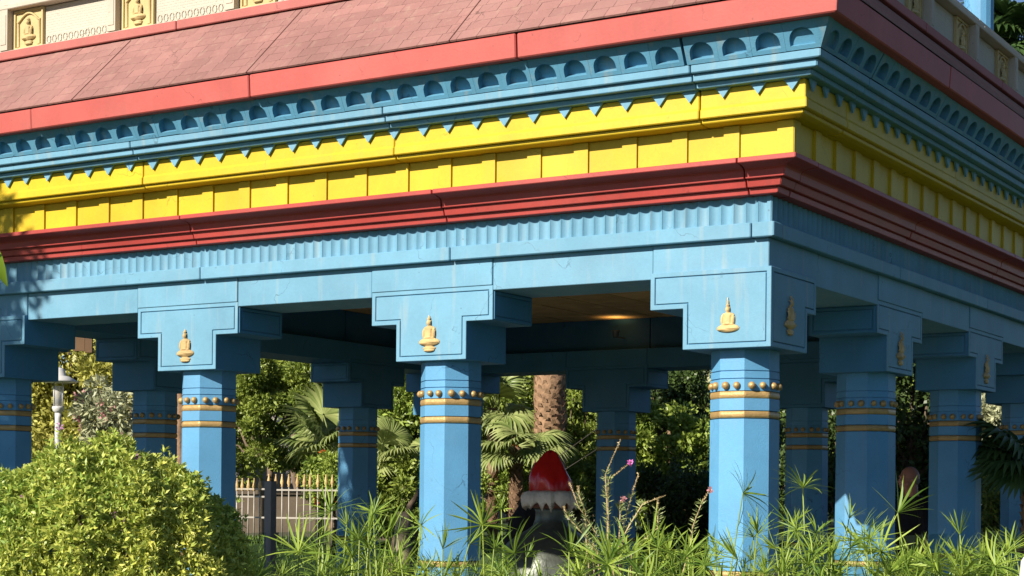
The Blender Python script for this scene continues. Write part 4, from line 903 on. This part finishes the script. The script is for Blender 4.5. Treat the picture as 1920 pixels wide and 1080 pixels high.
def shirt2(bm):
    cap_(bm, (0, -.11, .88), (0, -.04, 1.15), .182, .19, .95); cap_(bm, (0, -.04, 1.15), (0, .09, 1.40), .195, .165, .85); cap_(bm, (-.17, .10, 1.43), (.17, .10, 1.43), .078, .078, 1, 14)
    for q in (-1, 1): cap_(bm, (q*.19, .10, 1.43), (q*.225, .13, 1.22), .080, .074)
skin_obj('shirt', shirt2, 'cloth_black', o, .015, 4)
def trous(bm):
    cap_(bm, (0, -.10, .92), (0, -.10, .84), .158, .158, .88)
    for q in (-1, 1): cap_(bm, (q*.09, -.10, .86), (q*.11, -.05, .10), .105, .065)
skin_obj('trousers', trous, 'cloth_black', o, .016, 4)

# ------------------------------------------------------------ big rounded bush in the left foreground
bc = (-0.541, -5.506, 1.066)
def round_bush():
    o = empty('round_bush', (bc[0], bc[1], -.06), 'big rounded bright green bush with small purple flowers in the left foreground', 'bush'); cz = bc[2]+.06; rad = np.array([.635, .60, .615])
    n = 17000; d = rng.normal(0, 1, (n, 3)); d /= np.linalg.norm(d, axis=1, keepdims=True); d = d[d[:, 2] > -.55]
    lump = 1+.05*np.sin(d[:, 0]*7+1)*np.cos(d[:, 2]*6)+.04*np.sin(d[:, 1]*13+d[:, 0]*9)+.02*np.sin(d[:, 0]*23)*np.sin(d[:, 2]*19)+np.abs(rng.normal(0, .03, len(d)))-.015
    ctr = d*rad*lump[:, None]*rng.uniform(.88, 1.0, len(d))[:, None]+np.array([0, 0, cz]); Ps = []; Ns = []
    for k in range(len(ctr)):
        m_ = rng.integers(7, 11); ax = d[k]+rng.normal(0, .25, 3)+np.array([0.05, -.25, .30]); ax /= np.linalg.norm(ax); t = rng.normal(0, 1, (m_, 3)); t -= (t@ax)[:, None]*ax; t /= np.linalg.norm(t, axis=1, keepdims=True)
        Ps.append(ctr[k]+ax*rng.uniform(-.012, .012, m_)[:, None]); Ns.append(t*1.0+ax*rng.uniform(.25, 1.2, m_)[:, None])
    P = np.concatenate(Ps); N = np.concatenate(Ns); N /= np.linalg.norm(N, axis=1, keepdims=True)
    V, F = leaves(P, N, .029, .0115, .2, .2); fo = link('foliage', np_mesh('foliage', V, F, 'leaf_bush'), o)
    mb = MB()
    for i in range(26):
        e = d[rng.integers(len(d))]*rad*.85+np.array([0, 0, cz]); p, r_ = limb((0, 0, -.05), e, .014, .005, .1); mb.tube(p, r_, 5)
    mb.build('stems', 'bark', o, kind='stuff')
    vis = np.where((d@np.array([.52, -.85, .1]) > .25) & (d[:, 2] > -.2))[0]
    for i in rng.choice(vis, 22, replace=False):
        fp, fd = sphere_pts(16, .2); Vf, Ff = leaves(fp*.010, fd, .014, .009); f = link('flower', np_mesh('flower', Vf, Ff, 'petal_purple'), fo); f.location = ctr[i]+d[i]*.03
round_bush()

# ------------------------------------------------------------ umbrella papyrus along the front
def umbel_mesh(nb, L_, droop, upm):
    V = []; F = []
    for i in range(nb):
        a = i*2.399+rng.normal(0, .2); el = R(rng.uniform(*upm)); l = L_*rng.uniform(.7, 1.1); w = L_*.020*rng.uniform(.8, 1.25); st = len(V); h = np.array([math.cos(a), math.sin(a), 0]); s = np.array([-math.sin(a), math.cos(a), 0]); dr = droop*rng.uniform(.3, 1.4)
        tw = rng.normal(0, .12)
        for t, wf in ((0, .45), (.25, .95), (.5, 1), (.75, .75), (1, .05)):
            c = h*l*t*math.cos(el)+np.array([0, 0, l*(t*math.sin(el)-dr*t*t)])+s*tw*l*t*t; ww = w*wf; V += [c-s*ww+np.array([0, 0, ww*.35]), c, c+s*ww+np.array([0, 0, ww*.35])]
        for k in range(4):
            b = st+3*k; F += [(b, b+1, b+4, b+3), (b+1, b+2, b+5, b+4)]
    return np_mesh('umbel', np.array(V), np.array(F), 'leaf_papyrus')
UMB = [umbel_mesh(rng.integers(20, 30), .195, .24, (-8, 70)) for _ in range(8)]+[umbel_mesh(14, .19, .10, (30, 85)) for _ in range(3)]
def papyrus(base, hubs, label):
    o = empty('papyrus_plant', base, label, 'plant', 'umbrella papyrus plants along the front of the pavilion')
    for hb_ in hubs:
        h = Vector(hb_)-Vector(base); a = Vector((rng.normal(0, .08), rng.normal(0, .08), 0)); mid = a.lerp(h, .55)+Vector((rng.normal(0, .03), rng.normal(0, .03), .05))
        st = MB().tube([a, mid, h], [.006, .0045, .003], 5).build('stalk', 'leaf_hedge', o)
        u = link('umbel', UMB[rng.integers(len(UMB))], st, loc=h, rot=(rng.normal(.25, .45), rng.normal(-.1, .4), rng.uniform(0, 6.28)), scale=float(rng.uniform(.55, 1.25)))
PAP = [
    ((-0.764, -4.118, 0.761), [(-0.335, -4.736, 1.086), (-0.336, -4.677, 0.973), (-0.670, -4.202, 0.916), (-1.039, -3.876, 1.035), (-1.360, -3.487, 0.962), (-1.203, -3.555, 0.954), (-1.189, -3.804, 0.971), (-0.703, -4.351, 0.946), (-0.484, -4.369, 0.959)], 'umbrella papyrus next to the round bush'),
    ((-0.605, -4.021, 0.763), [(-0.356, -4.221, 1.277), (-0.318, -4.432, 1.219), (-0.741, -3.717, 1.073), (-0.816, -3.599, 1.170), (-0.168, -4.504, 1.077), (-0.193, -4.449, 0.916), (-0.590, -3.872, 1.024), (-1.076, -3.571, 0.705), (-0.719, -3.833, 0.772), (-0.546, -4.266, 1.093)], 'umbrella papyrus below the picket fence'),
    ((-0.446, -3.924, 0.765), [(-0.247, -4.154, 1.343), (-0.741, -3.636, 1.398), (-0.063, -4.299, 1.280), (-0.227, -4.224, 1.112), (-0.909, -3.223, 1.225), (-0.452, -3.834, 1.177), (-0.672, -3.687, 0.903), (-0.599, -3.654, 1.050), (-0.576, -3.887, 1.127), (-0.046, -4.465, 0.997), (-0.769, -3.547, 1.026), (-0.541, -3.924, 0.883), (-0.351, -4.101, 1.005), (-0.517, -4.003, 0.907)], 'umbrella papyrus in front of the far left shaded column'),
    ((-0.299, -3.834, 0.767), [(-0.315, -3.844, 1.399), (-0.041, -4.262, 1.310), (-0.734, -3.209, 1.078), (-0.691, -3.136, 1.144), (-0.556, -3.335, 1.119), (-0.317, -3.880, 1.039), (-0.141, -3.972, 1.275), (0.053, -4.322, 1.187), (-0.516, -3.615, 1.134), (-0.822, -3.240, 1.050), (-0.099, -4.181, 1.237), (-0.247, -3.720, 1.094)], 'umbrella papyrus left of the second sunlit column'),
    ((-0.151, -3.744, 0.768), [(-0.097, -3.945, 1.304), (-0.167, -3.636, 1.339), (-0.653, -3.242, 1.035), (0.238, -4.197, 1.141), (-0.302, -3.754, 1.115), (0.006, -3.824, 1.062), (-0.346, -3.511, 1.089), (-0.408, -3.467, 1.077), (-0.427, -3.350, 0.971), (-0.245, -3.766, 0.984), (-0.521, -3.184, 0.949), (-0.333, -3.456, 0.963), (-0.498, -3.158, 0.977)], 'umbrella papyrus touching the left of the second sunlit column'),
    ((0.019, -3.640, 0.770), [(0.203, -3.996, 1.235), (0.365, -4.014, 1.264), (-0.124, -3.375, 1.119), (-0.063, -3.737, 1.090), (-0.304, -3.087, 0.950), (0.096, -3.827, 1.073), (-0.529, -3.002, 1.086), (0.165, -3.796, 1.092), (0.062, -3.637, 0.984), (0.563, -4.338, 1.070), (0.096, -3.733, 1.114)], 'umbrella papyrus in front of the second sunlit column'),
    ((0.178, -3.542, 0.772), [(0.124, -3.341, 1.422), (0.150, -3.559, 1.343), (0.517, -4.038, 1.244), (0.028, -3.189, 1.007), (0.080, -3.309, 1.066), (0.049, -3.305, 0.988), (0.128, -3.549, 1.092), (0.378, -3.971, 1.131), (0.078, -3.393, 0.987), (0.530, -3.937, 1.024)], 'umbrella papyrus right of the second sunlit column'),
    ((0.314, -3.459, 0.773), [(0.495, -3.817, 1.220), (0.336, -3.446, 1.186), (0.601, -3.940, 1.025), (-0.184, -2.896, 1.053), (0.395, -3.773, 1.119), (0.145, -2.941, 0.893), (0.424, -3.638, 0.892), (-0.016, -3.145, 1.073), (-0.030, -2.896, 0.777), (0.086, -3.013, 0.875), (0.210, -3.429, 1.101), (-0.265, -2.770, 0.887), (-0.109, -2.909, 1.076), (0.370, -3.636, 0.929)], 'umbrella papyrus left of the bronze urn'),
    ((0.473, -3.362, 0.775), [(0.629, -3.419, 1.091), (-0.036, -2.736, 0.936), (0.667, -3.595, 1.225), (0.555, -3.417, 0.881), (0.267, -3.253, 0.931), (0.492, -3.526, 1.009), (0.596, -3.697, 0.909), (0.478, -3.160, 0.865), (0.722, -3.749, 0.905), (0.624, -3.703, 0.880)], 'umbrella papyrus in front of the bronze urn'),
    ((0.632, -3.265, 0.777), [(0.132, -2.598, 1.058), (0.403, -2.853, 1.130), (0.572, -3.020, 1.184), (0.341, -2.469, 1.002), (0.604, -3.340, 1.000), (0.890, -3.728, 0.999), (0.694, -3.215, 1.187), (0.211, -2.714, 1.002), (0.391, -2.943, 1.168), (1.041, -3.882, 1.210), (1.101, -3.915, 1.046), (0.675, -3.508, 0.878), (0.419, -2.785, 1.032)], 'umbrella papyrus right of the bronze urn'),
    ((0.779, -3.175, 0.778), [(0.914, -3.444, 1.214), (0.858, -3.068, 1.147), (1.038, -3.896, 1.183), (0.611, -2.785, 1.134), (0.835, -3.410, 1.002), (1.009, -3.772, 1.060), (0.828, -3.356, 0.911), (0.381, -2.586, 1.158), (0.796, -3.176, 1.157), (0.743, -3.009, 0.990), (1.019, -3.567, 1.130), (0.513, -2.740, 1.006)], 'umbrella papyrus below the dry flower stalks'),
    ((0.927, -3.084, 0.780), [(0.900, -3.206, 1.258), (1.249, -3.556, 1.194), (0.935, -3.243, 1.108), (1.024, -3.247, 1.038), (1.258, -3.831, 1.262), (1.091, -3.253, 1.000), (0.780, -3.034, 0.963), (0.791, -2.933, 1.040), (1.217, -3.868, 1.101), (0.775, -2.731, 1.209)], 'umbrella papyrus below the dark shaded shrubs'),
    ((1.074, -2.994, 0.782), [(1.222, -3.138, 1.267), (1.155, -3.296, 1.230), (1.204, -3.559, 1.138), (0.802, -2.293, 1.130), (1.334, -3.339, 0.965), (0.843, -2.584, 0.902), (0.672, -2.232, 1.057), (1.252, -3.600, 1.087), (1.429, -3.703, 1.186), (1.001, -2.687, 0.886), (1.132, -3.193, 1.188)], 'umbrella papyrus left of the sunlit corner column'),
    ((1.244, -2.890, 0.784), [(1.216, -2.790, 1.515), (1.280, -2.751, 1.314), (1.277, -3.245, 1.196), (1.171, -2.442, 1.037), (1.207, -2.901, 0.969), (0.891, -2.332, 0.925), (1.438, -3.522, 1.063), (1.483, -3.260, 1.109), (1.499, -3.402, 1.107), (1.658, -3.551, 1.150), (1.505, -3.504, 1.210), (0.930, -2.473, 1.199), (0.906, -2.112, 0.871), (1.006, -2.203, 1.154)], 'umbrella papyrus tallest, in front of the sunlit corner column'),
    ((1.403, -2.793, 0.785), [(1.632, -3.356, 1.261), (1.455, -2.761, 1.358), (1.200, -2.613, 1.289), (1.113, -2.243, 1.095), (1.195, -2.240, 1.064), (1.482, -2.897, 1.166), (1.475, -2.878, 1.063), (1.519, -3.320, 0.985), (1.230, -2.676, 0.961), (1.150, -2.432, 0.896)], 'umbrella papyrus right of the sunlit corner column'),
    ((1.539, -2.710, 0.787), [(1.661, -3.104, 1.543), (1.679, -2.976, 1.326), (1.719, -3.174, 1.181), (1.638, -3.118, 1.345), (1.498, -2.911, 1.214), (1.751, -2.932, 1.093), (1.520, -2.874, 1.127), (1.640, -2.730, 0.954), (1.264, -2.140, 1.005), (1.780, -3.278, 1.238), (1.484, -2.802, 1.023), (1.647, -3.312, 1.141), (1.492, -2.739, 1.292)], 'umbrella papyrus in front of the far right shaded column'),
    ((1.698, -2.613, 0.789), [(1.744, -2.701, 1.394), (1.854, -3.220, 1.221), (1.626, -2.211, 1.269), (1.831, -3.129, 1.131), (1.759, -3.021, 1.086), (1.833, -3.304, 1.118), (1.943, -3.225, 1.268), (1.453, -2.094, 1.067), (1.987, -3.174, 0.948), (1.999, -3.096, 1.056), (1.710, -2.969, 1.239)], 'umbrella papyrus in front of the second right-hand column'),
    ((1.845, -2.522, 0.790), [(1.957, -3.040, 1.244), (1.816, -2.669, 1.240), (2.058, -2.873, 1.175), (1.575, -1.797, 1.066), (1.993, -2.948, 1.104), (1.901, -2.840, 1.300), (1.917, -2.479, 0.961), (1.998, -2.605, 0.890), (1.871, -2.882, 0.911), (1.613, -1.738, 0.957), (1.860, -2.560, 1.233), (2.011, -2.691, 1.131)], 'umbrella papyrus left of the bald man'),
    ((1.959, -2.453, 0.791), [(2.014, -2.771, 1.427), (2.001, -2.427, 1.159), (2.085, -2.845, 1.175), (1.902, -2.265, 1.086), (1.880, -2.114, 1.090), (1.860, -2.502, 1.157), (1.807, -2.241, 1.076), (1.892, -2.177, 1.134), (2.016, -2.910, 1.139), (1.744, -2.116, 1.142), (2.183, -3.054, 1.081), (1.687, -1.834, 0.947), (1.978, -2.160, 0.989), (1.724, -1.682, 1.127), (1.779, -2.235, 1.080)], 'umbrella papyrus in front of the bald man'),
    ((2.106, -2.363, 0.793), [(2.235, -2.870, 1.180), (2.237, -2.576, 1.186), (2.089, -2.455, 1.163), (2.244, -2.677, 1.008), (1.839, -1.905, 1.016), (1.803, -1.587, 0.882), (2.117, -2.087, 1.155), (1.954, -1.542, 1.162), (1.878, -2.057, 0.919), (2.202, -2.480, 1.026), (2.439, -3.156, 1.149), (2.285, -2.980, 1.150)], 'umbrella papyrus in front of the third right-hand column'),
    ((2.243, -2.279, 0.795), [(2.241, -2.515, 1.322), (2.302, -2.360, 1.224), (2.092, -2.055, 1.090), (2.211, -1.748, 1.175), (2.368, -2.660, 1.142), (2.040, -1.513, 1.077), (2.392, -2.610, 1.085), (2.424, -3.071, 1.139), (2.218, -2.306, 1.141), (2.260, -2.210, 1.133), (2.148, -1.903, 0.956), (2.017, -1.503, 0.974), (2.164, -2.011, 1.066), (1.945, -1.418, 1.058)], 'umbrella papyrus right of the third right-hand column'),
    ((2.401, -2.182, 0.796), [(2.523, -2.694, 1.251), (2.222, -1.976, 1.201), (2.438, -2.277, 1.294), (2.240, -2.058, 1.125), (2.264, -1.762, 1.009), (2.394, -2.093, 1.056), (2.541, -2.964, 1.194), (2.076, -1.350, 0.978), (2.207, -1.492, 1.076), (2.484, -2.566, 1.132), (2.394, -2.245, 1.133), (2.328, -1.442, 1.061)], 'umbrella papyrus at the far right edge by the pale post'),
    ]
for b_, hs, lb in PAP: papyrus((b_[0], b_[1], -.06), hs, lb)
# ------------------------------------------------------------ dry flower stalks in front of the urn
def flower_stalks():
    base = (0.780, -3.291, 0.786); o = empty('loosestrife', (base[0], base[1], -.06), 'dry flower stalks with one pink blossom in front of the far blue column', 'plant'); bz = Vector((base[0], base[1], -.06))
    S_ = [[(0.732, -3.321, 1.207), (0.728, -3.323, 1.417), (0.718, -3.329, 1.601), (0.779, -3.292, 1.770)], [(0.736, -3.318, 1.220), (0.730, -3.322, 1.483), (0.731, -3.321, 1.575), (0.823, -3.265, 1.660)], [(0.742, -3.198, 1.204), (0.752, -3.191, 1.363), (0.780, -3.174, 1.483), (0.811, -3.155, 1.609)],
          [(0.731, -3.263, 1.205), (0.798, -3.222, 1.351), (0.853, -3.188, 1.458), (0.943, -3.133, 1.496)], [(0.665, -3.362, 1.232), (0.682, -3.351, 1.311), (0.607, -3.397, 1.442), (0.568, -3.421, 1.560)], [(0.735, -3.436, 1.223), (0.645, -3.491, 1.351), (0.605, -3.516, 1.403), (0.594, -3.523, 1.442)],
          [(1.025, -3.024, 1.207), (1.047, -3.011, 1.353), (1.080, -2.991, 1.460), (1.118, -2.967, 1.532)], [(0.787, -3.170, 1.231), (0.895, -3.104, 1.338), (0.896, -3.103, 1.418), (0.894, -3.105, 1.477)], [(0.753, -3.249, 1.218), (0.759, -3.246, 1.417), (0.756, -3.247, 1.443), (0.769, -3.239, 1.483)], [(0.642, -3.376, 1.232), (0.636, -3.379, 1.416), (0.609, -3.396, 1.494), (0.604, -3.399, 1.542)]]
    for i, s in enumerate(S_):
        pts = [Vector((0, 0, 0))]+[Vector(p)-bz for p in s]; st = MB().tube(pts, [.006, .0045, .004, .0035, .002], 5).build('stalk', 'stalk_dry', o)
        P = []; N = []
        for k in range(1, 4):
            for t in np.linspace(0, 1, 16):
                p = pts[k].lerp(pts[k+1], t); m_ = 2 if k < 3 else 5
                for _ in range(m_): a = rng.uniform(0, 6.28); P.append(p); N.append((math.cos(a), math.sin(a), .6))
        P = np.array(P); N = np.array(N); sp = np.linspace(0, 1, len(P)) > .52
        V, F = leaves(P[~sp], N[~sp], .038, .006, .2, .2); link('needles', np_mesh('needles', V, F, 'needle'), st, kind='stuff')
        V, F = leaves(P[sp], N[sp], .010, .006, .2, .3); link('spike', np_mesh('spike', V, F, 'stalk_dry'), st, kind='stuff')
        if i in (1, 6, 8): fp, fd = sphere_pts(22, .2); V, F = leaves(fp*.008, fd, .014, .010); f = link('flower', np_mesh('flower', V, F, 'petal_magenta' if i == 1 else 'petal_pink'), st); f.location = pts[-1]
flower_stalks()
# low undergrowth between the papyrus
def undergrowth():
    a = np.array((-0.968, -4.126, 1.020)); b = np.array((2.521, -1.992, 1.059)); n = 2600; t = rng.uniform(0, 1, n); P = a+(b-a)*t[:, None]; P[:, 0] += rng.normal(0, .35, n); P[:, 1] += rng.normal(0, .35, n); P[:, 2] = rng.uniform(-.05, .85, n)
    N = rng.normal(0, 1, (n, 3)); N[:, 2] = np.abs(N[:, 2])+.8; V, F = leaves(P, N, .32, .012, .2, .1)
    link('undergrowth', np_mesh('undergrowth', V, F, 'leaf_tree'), kind='stuff', label='thin grassy undergrowth below the papyrus', category='undergrowth')
undergrowth()
# pale post at the right edge, close to the camera
c = (3.264, -5.171, 1.286); o = empty('pale_post', (c[0], c[1], -.06), 'pale rounded post cut off by the right edge', 'post')
MB().lathe([(.055, 0), (.045, .9), (.034, 1.30), (.028, 1.36), (.012, 1.385)], 18).build('shaft', 'white_enamel', o)
MB().lathe([(.08, 0), (.08, .05), (.056, .07)], 18).build('foot', 'white_enamel', o)
c = (0.482, 4.498, 0.916); 
# shade tree outside the frame on the left; its shadow falls on the left end of the eaves
tree('street_tree', 'tree just outside the left edge that shades the left end of the eaves', 'tree', (-11.2, -6.6, -.06), (-11.2, -6.6, 6.1), (3.3, 2.6, 2.9), 48000, .16, .085, 'leaf_tree', 150, .65, .22)
# sapling whose leaf reaches into the left edge
c = (0.771, -7.282, 2.059); o = empty('sapling', (c[0]-.1, c[1]-.05, -.06), 'sapling with one broad leaf reaching in at the left edge', 'sapling')
st = [Vector((0, 0, 0)), Vector((.02, 0, 1.2)), Vector((.06, .03, c[2]+.15)), Vector((.10, .05, c[2]+.5))]; MB().tube(st, [.014, .011, .007, .003], 7).build('stem', 'bark', o)
def broad_leaf(L_, w):
    V = []; F = []
    for k, (t, wf) in enumerate(((0, .05), (.2, .7), (.45, 1), (.7, .8), (.9, .35), (1, .02))): z = -.25*L_*t*t; V += [(-w*wf, L_*t, z+w*wf*.3), (0, L_*t, z), (w*wf, L_*t, z+w*wf*.3)]
    for k in range(5): b = 3*k; F += [(b, b+1, b+4, b+3), (b+1, b+2, b+5, b+4)]
    return np_mesh('leaf', np.array(V), np.array(F), 'leaf_broad', True)
LF = broad_leaf(.155, .021)
tip = Vector((0.819, -7.253, 2.102))-Vector((c[0]-.1, c[1]-.05, -.06))
def put_leaf(root, to):
    d = (to-root).normalized(); s = d.cross(-Fw).normalized(); n = s.cross(d); l = link('leaf', LF, o); l.matrix_local = Matrix.Translation(root) @ Matrix((s, d, n)).transposed().to_4x4()
put_leaf(Vector((0.780, -7.277, 2.247))-Vector(o.location), tip)
MB().tube([st[3].lerp(st[2], .3), Vector((0.780, -7.277, 2.247))-Vector(o.location)], [.003, .002], 5).build('twig', 'bark', o)
for i in range(8):
    z = c[2]-.5+i*.12; a = 2.2+i*.5; put_leaf(Vector((.06, .03, z)), Vector((.06+math.cos(a)*.1, .03+math.sin(a)*.1, z+.03)))

for k, (x, y, z, r_) in enumerate(((12.5, 2.5, 5.2, 2.8), (13.5, 10.5, 5.5, 3.0))):  # added trees out of view, cutting the sky light on the pavilion's right side
    tree('garden_tree', ['tall tree near the right side of the pavilion, outside the picture', 'tall tree beyond the right rear corner of the pavilion, outside the picture'][k], 'tree', (x, y, -.06), (x, y, z), (r_, r_, r_*1.35), 16000, .24, .13, 'leaf_dark', 110, .7, .2, group='tall trees along the right side')
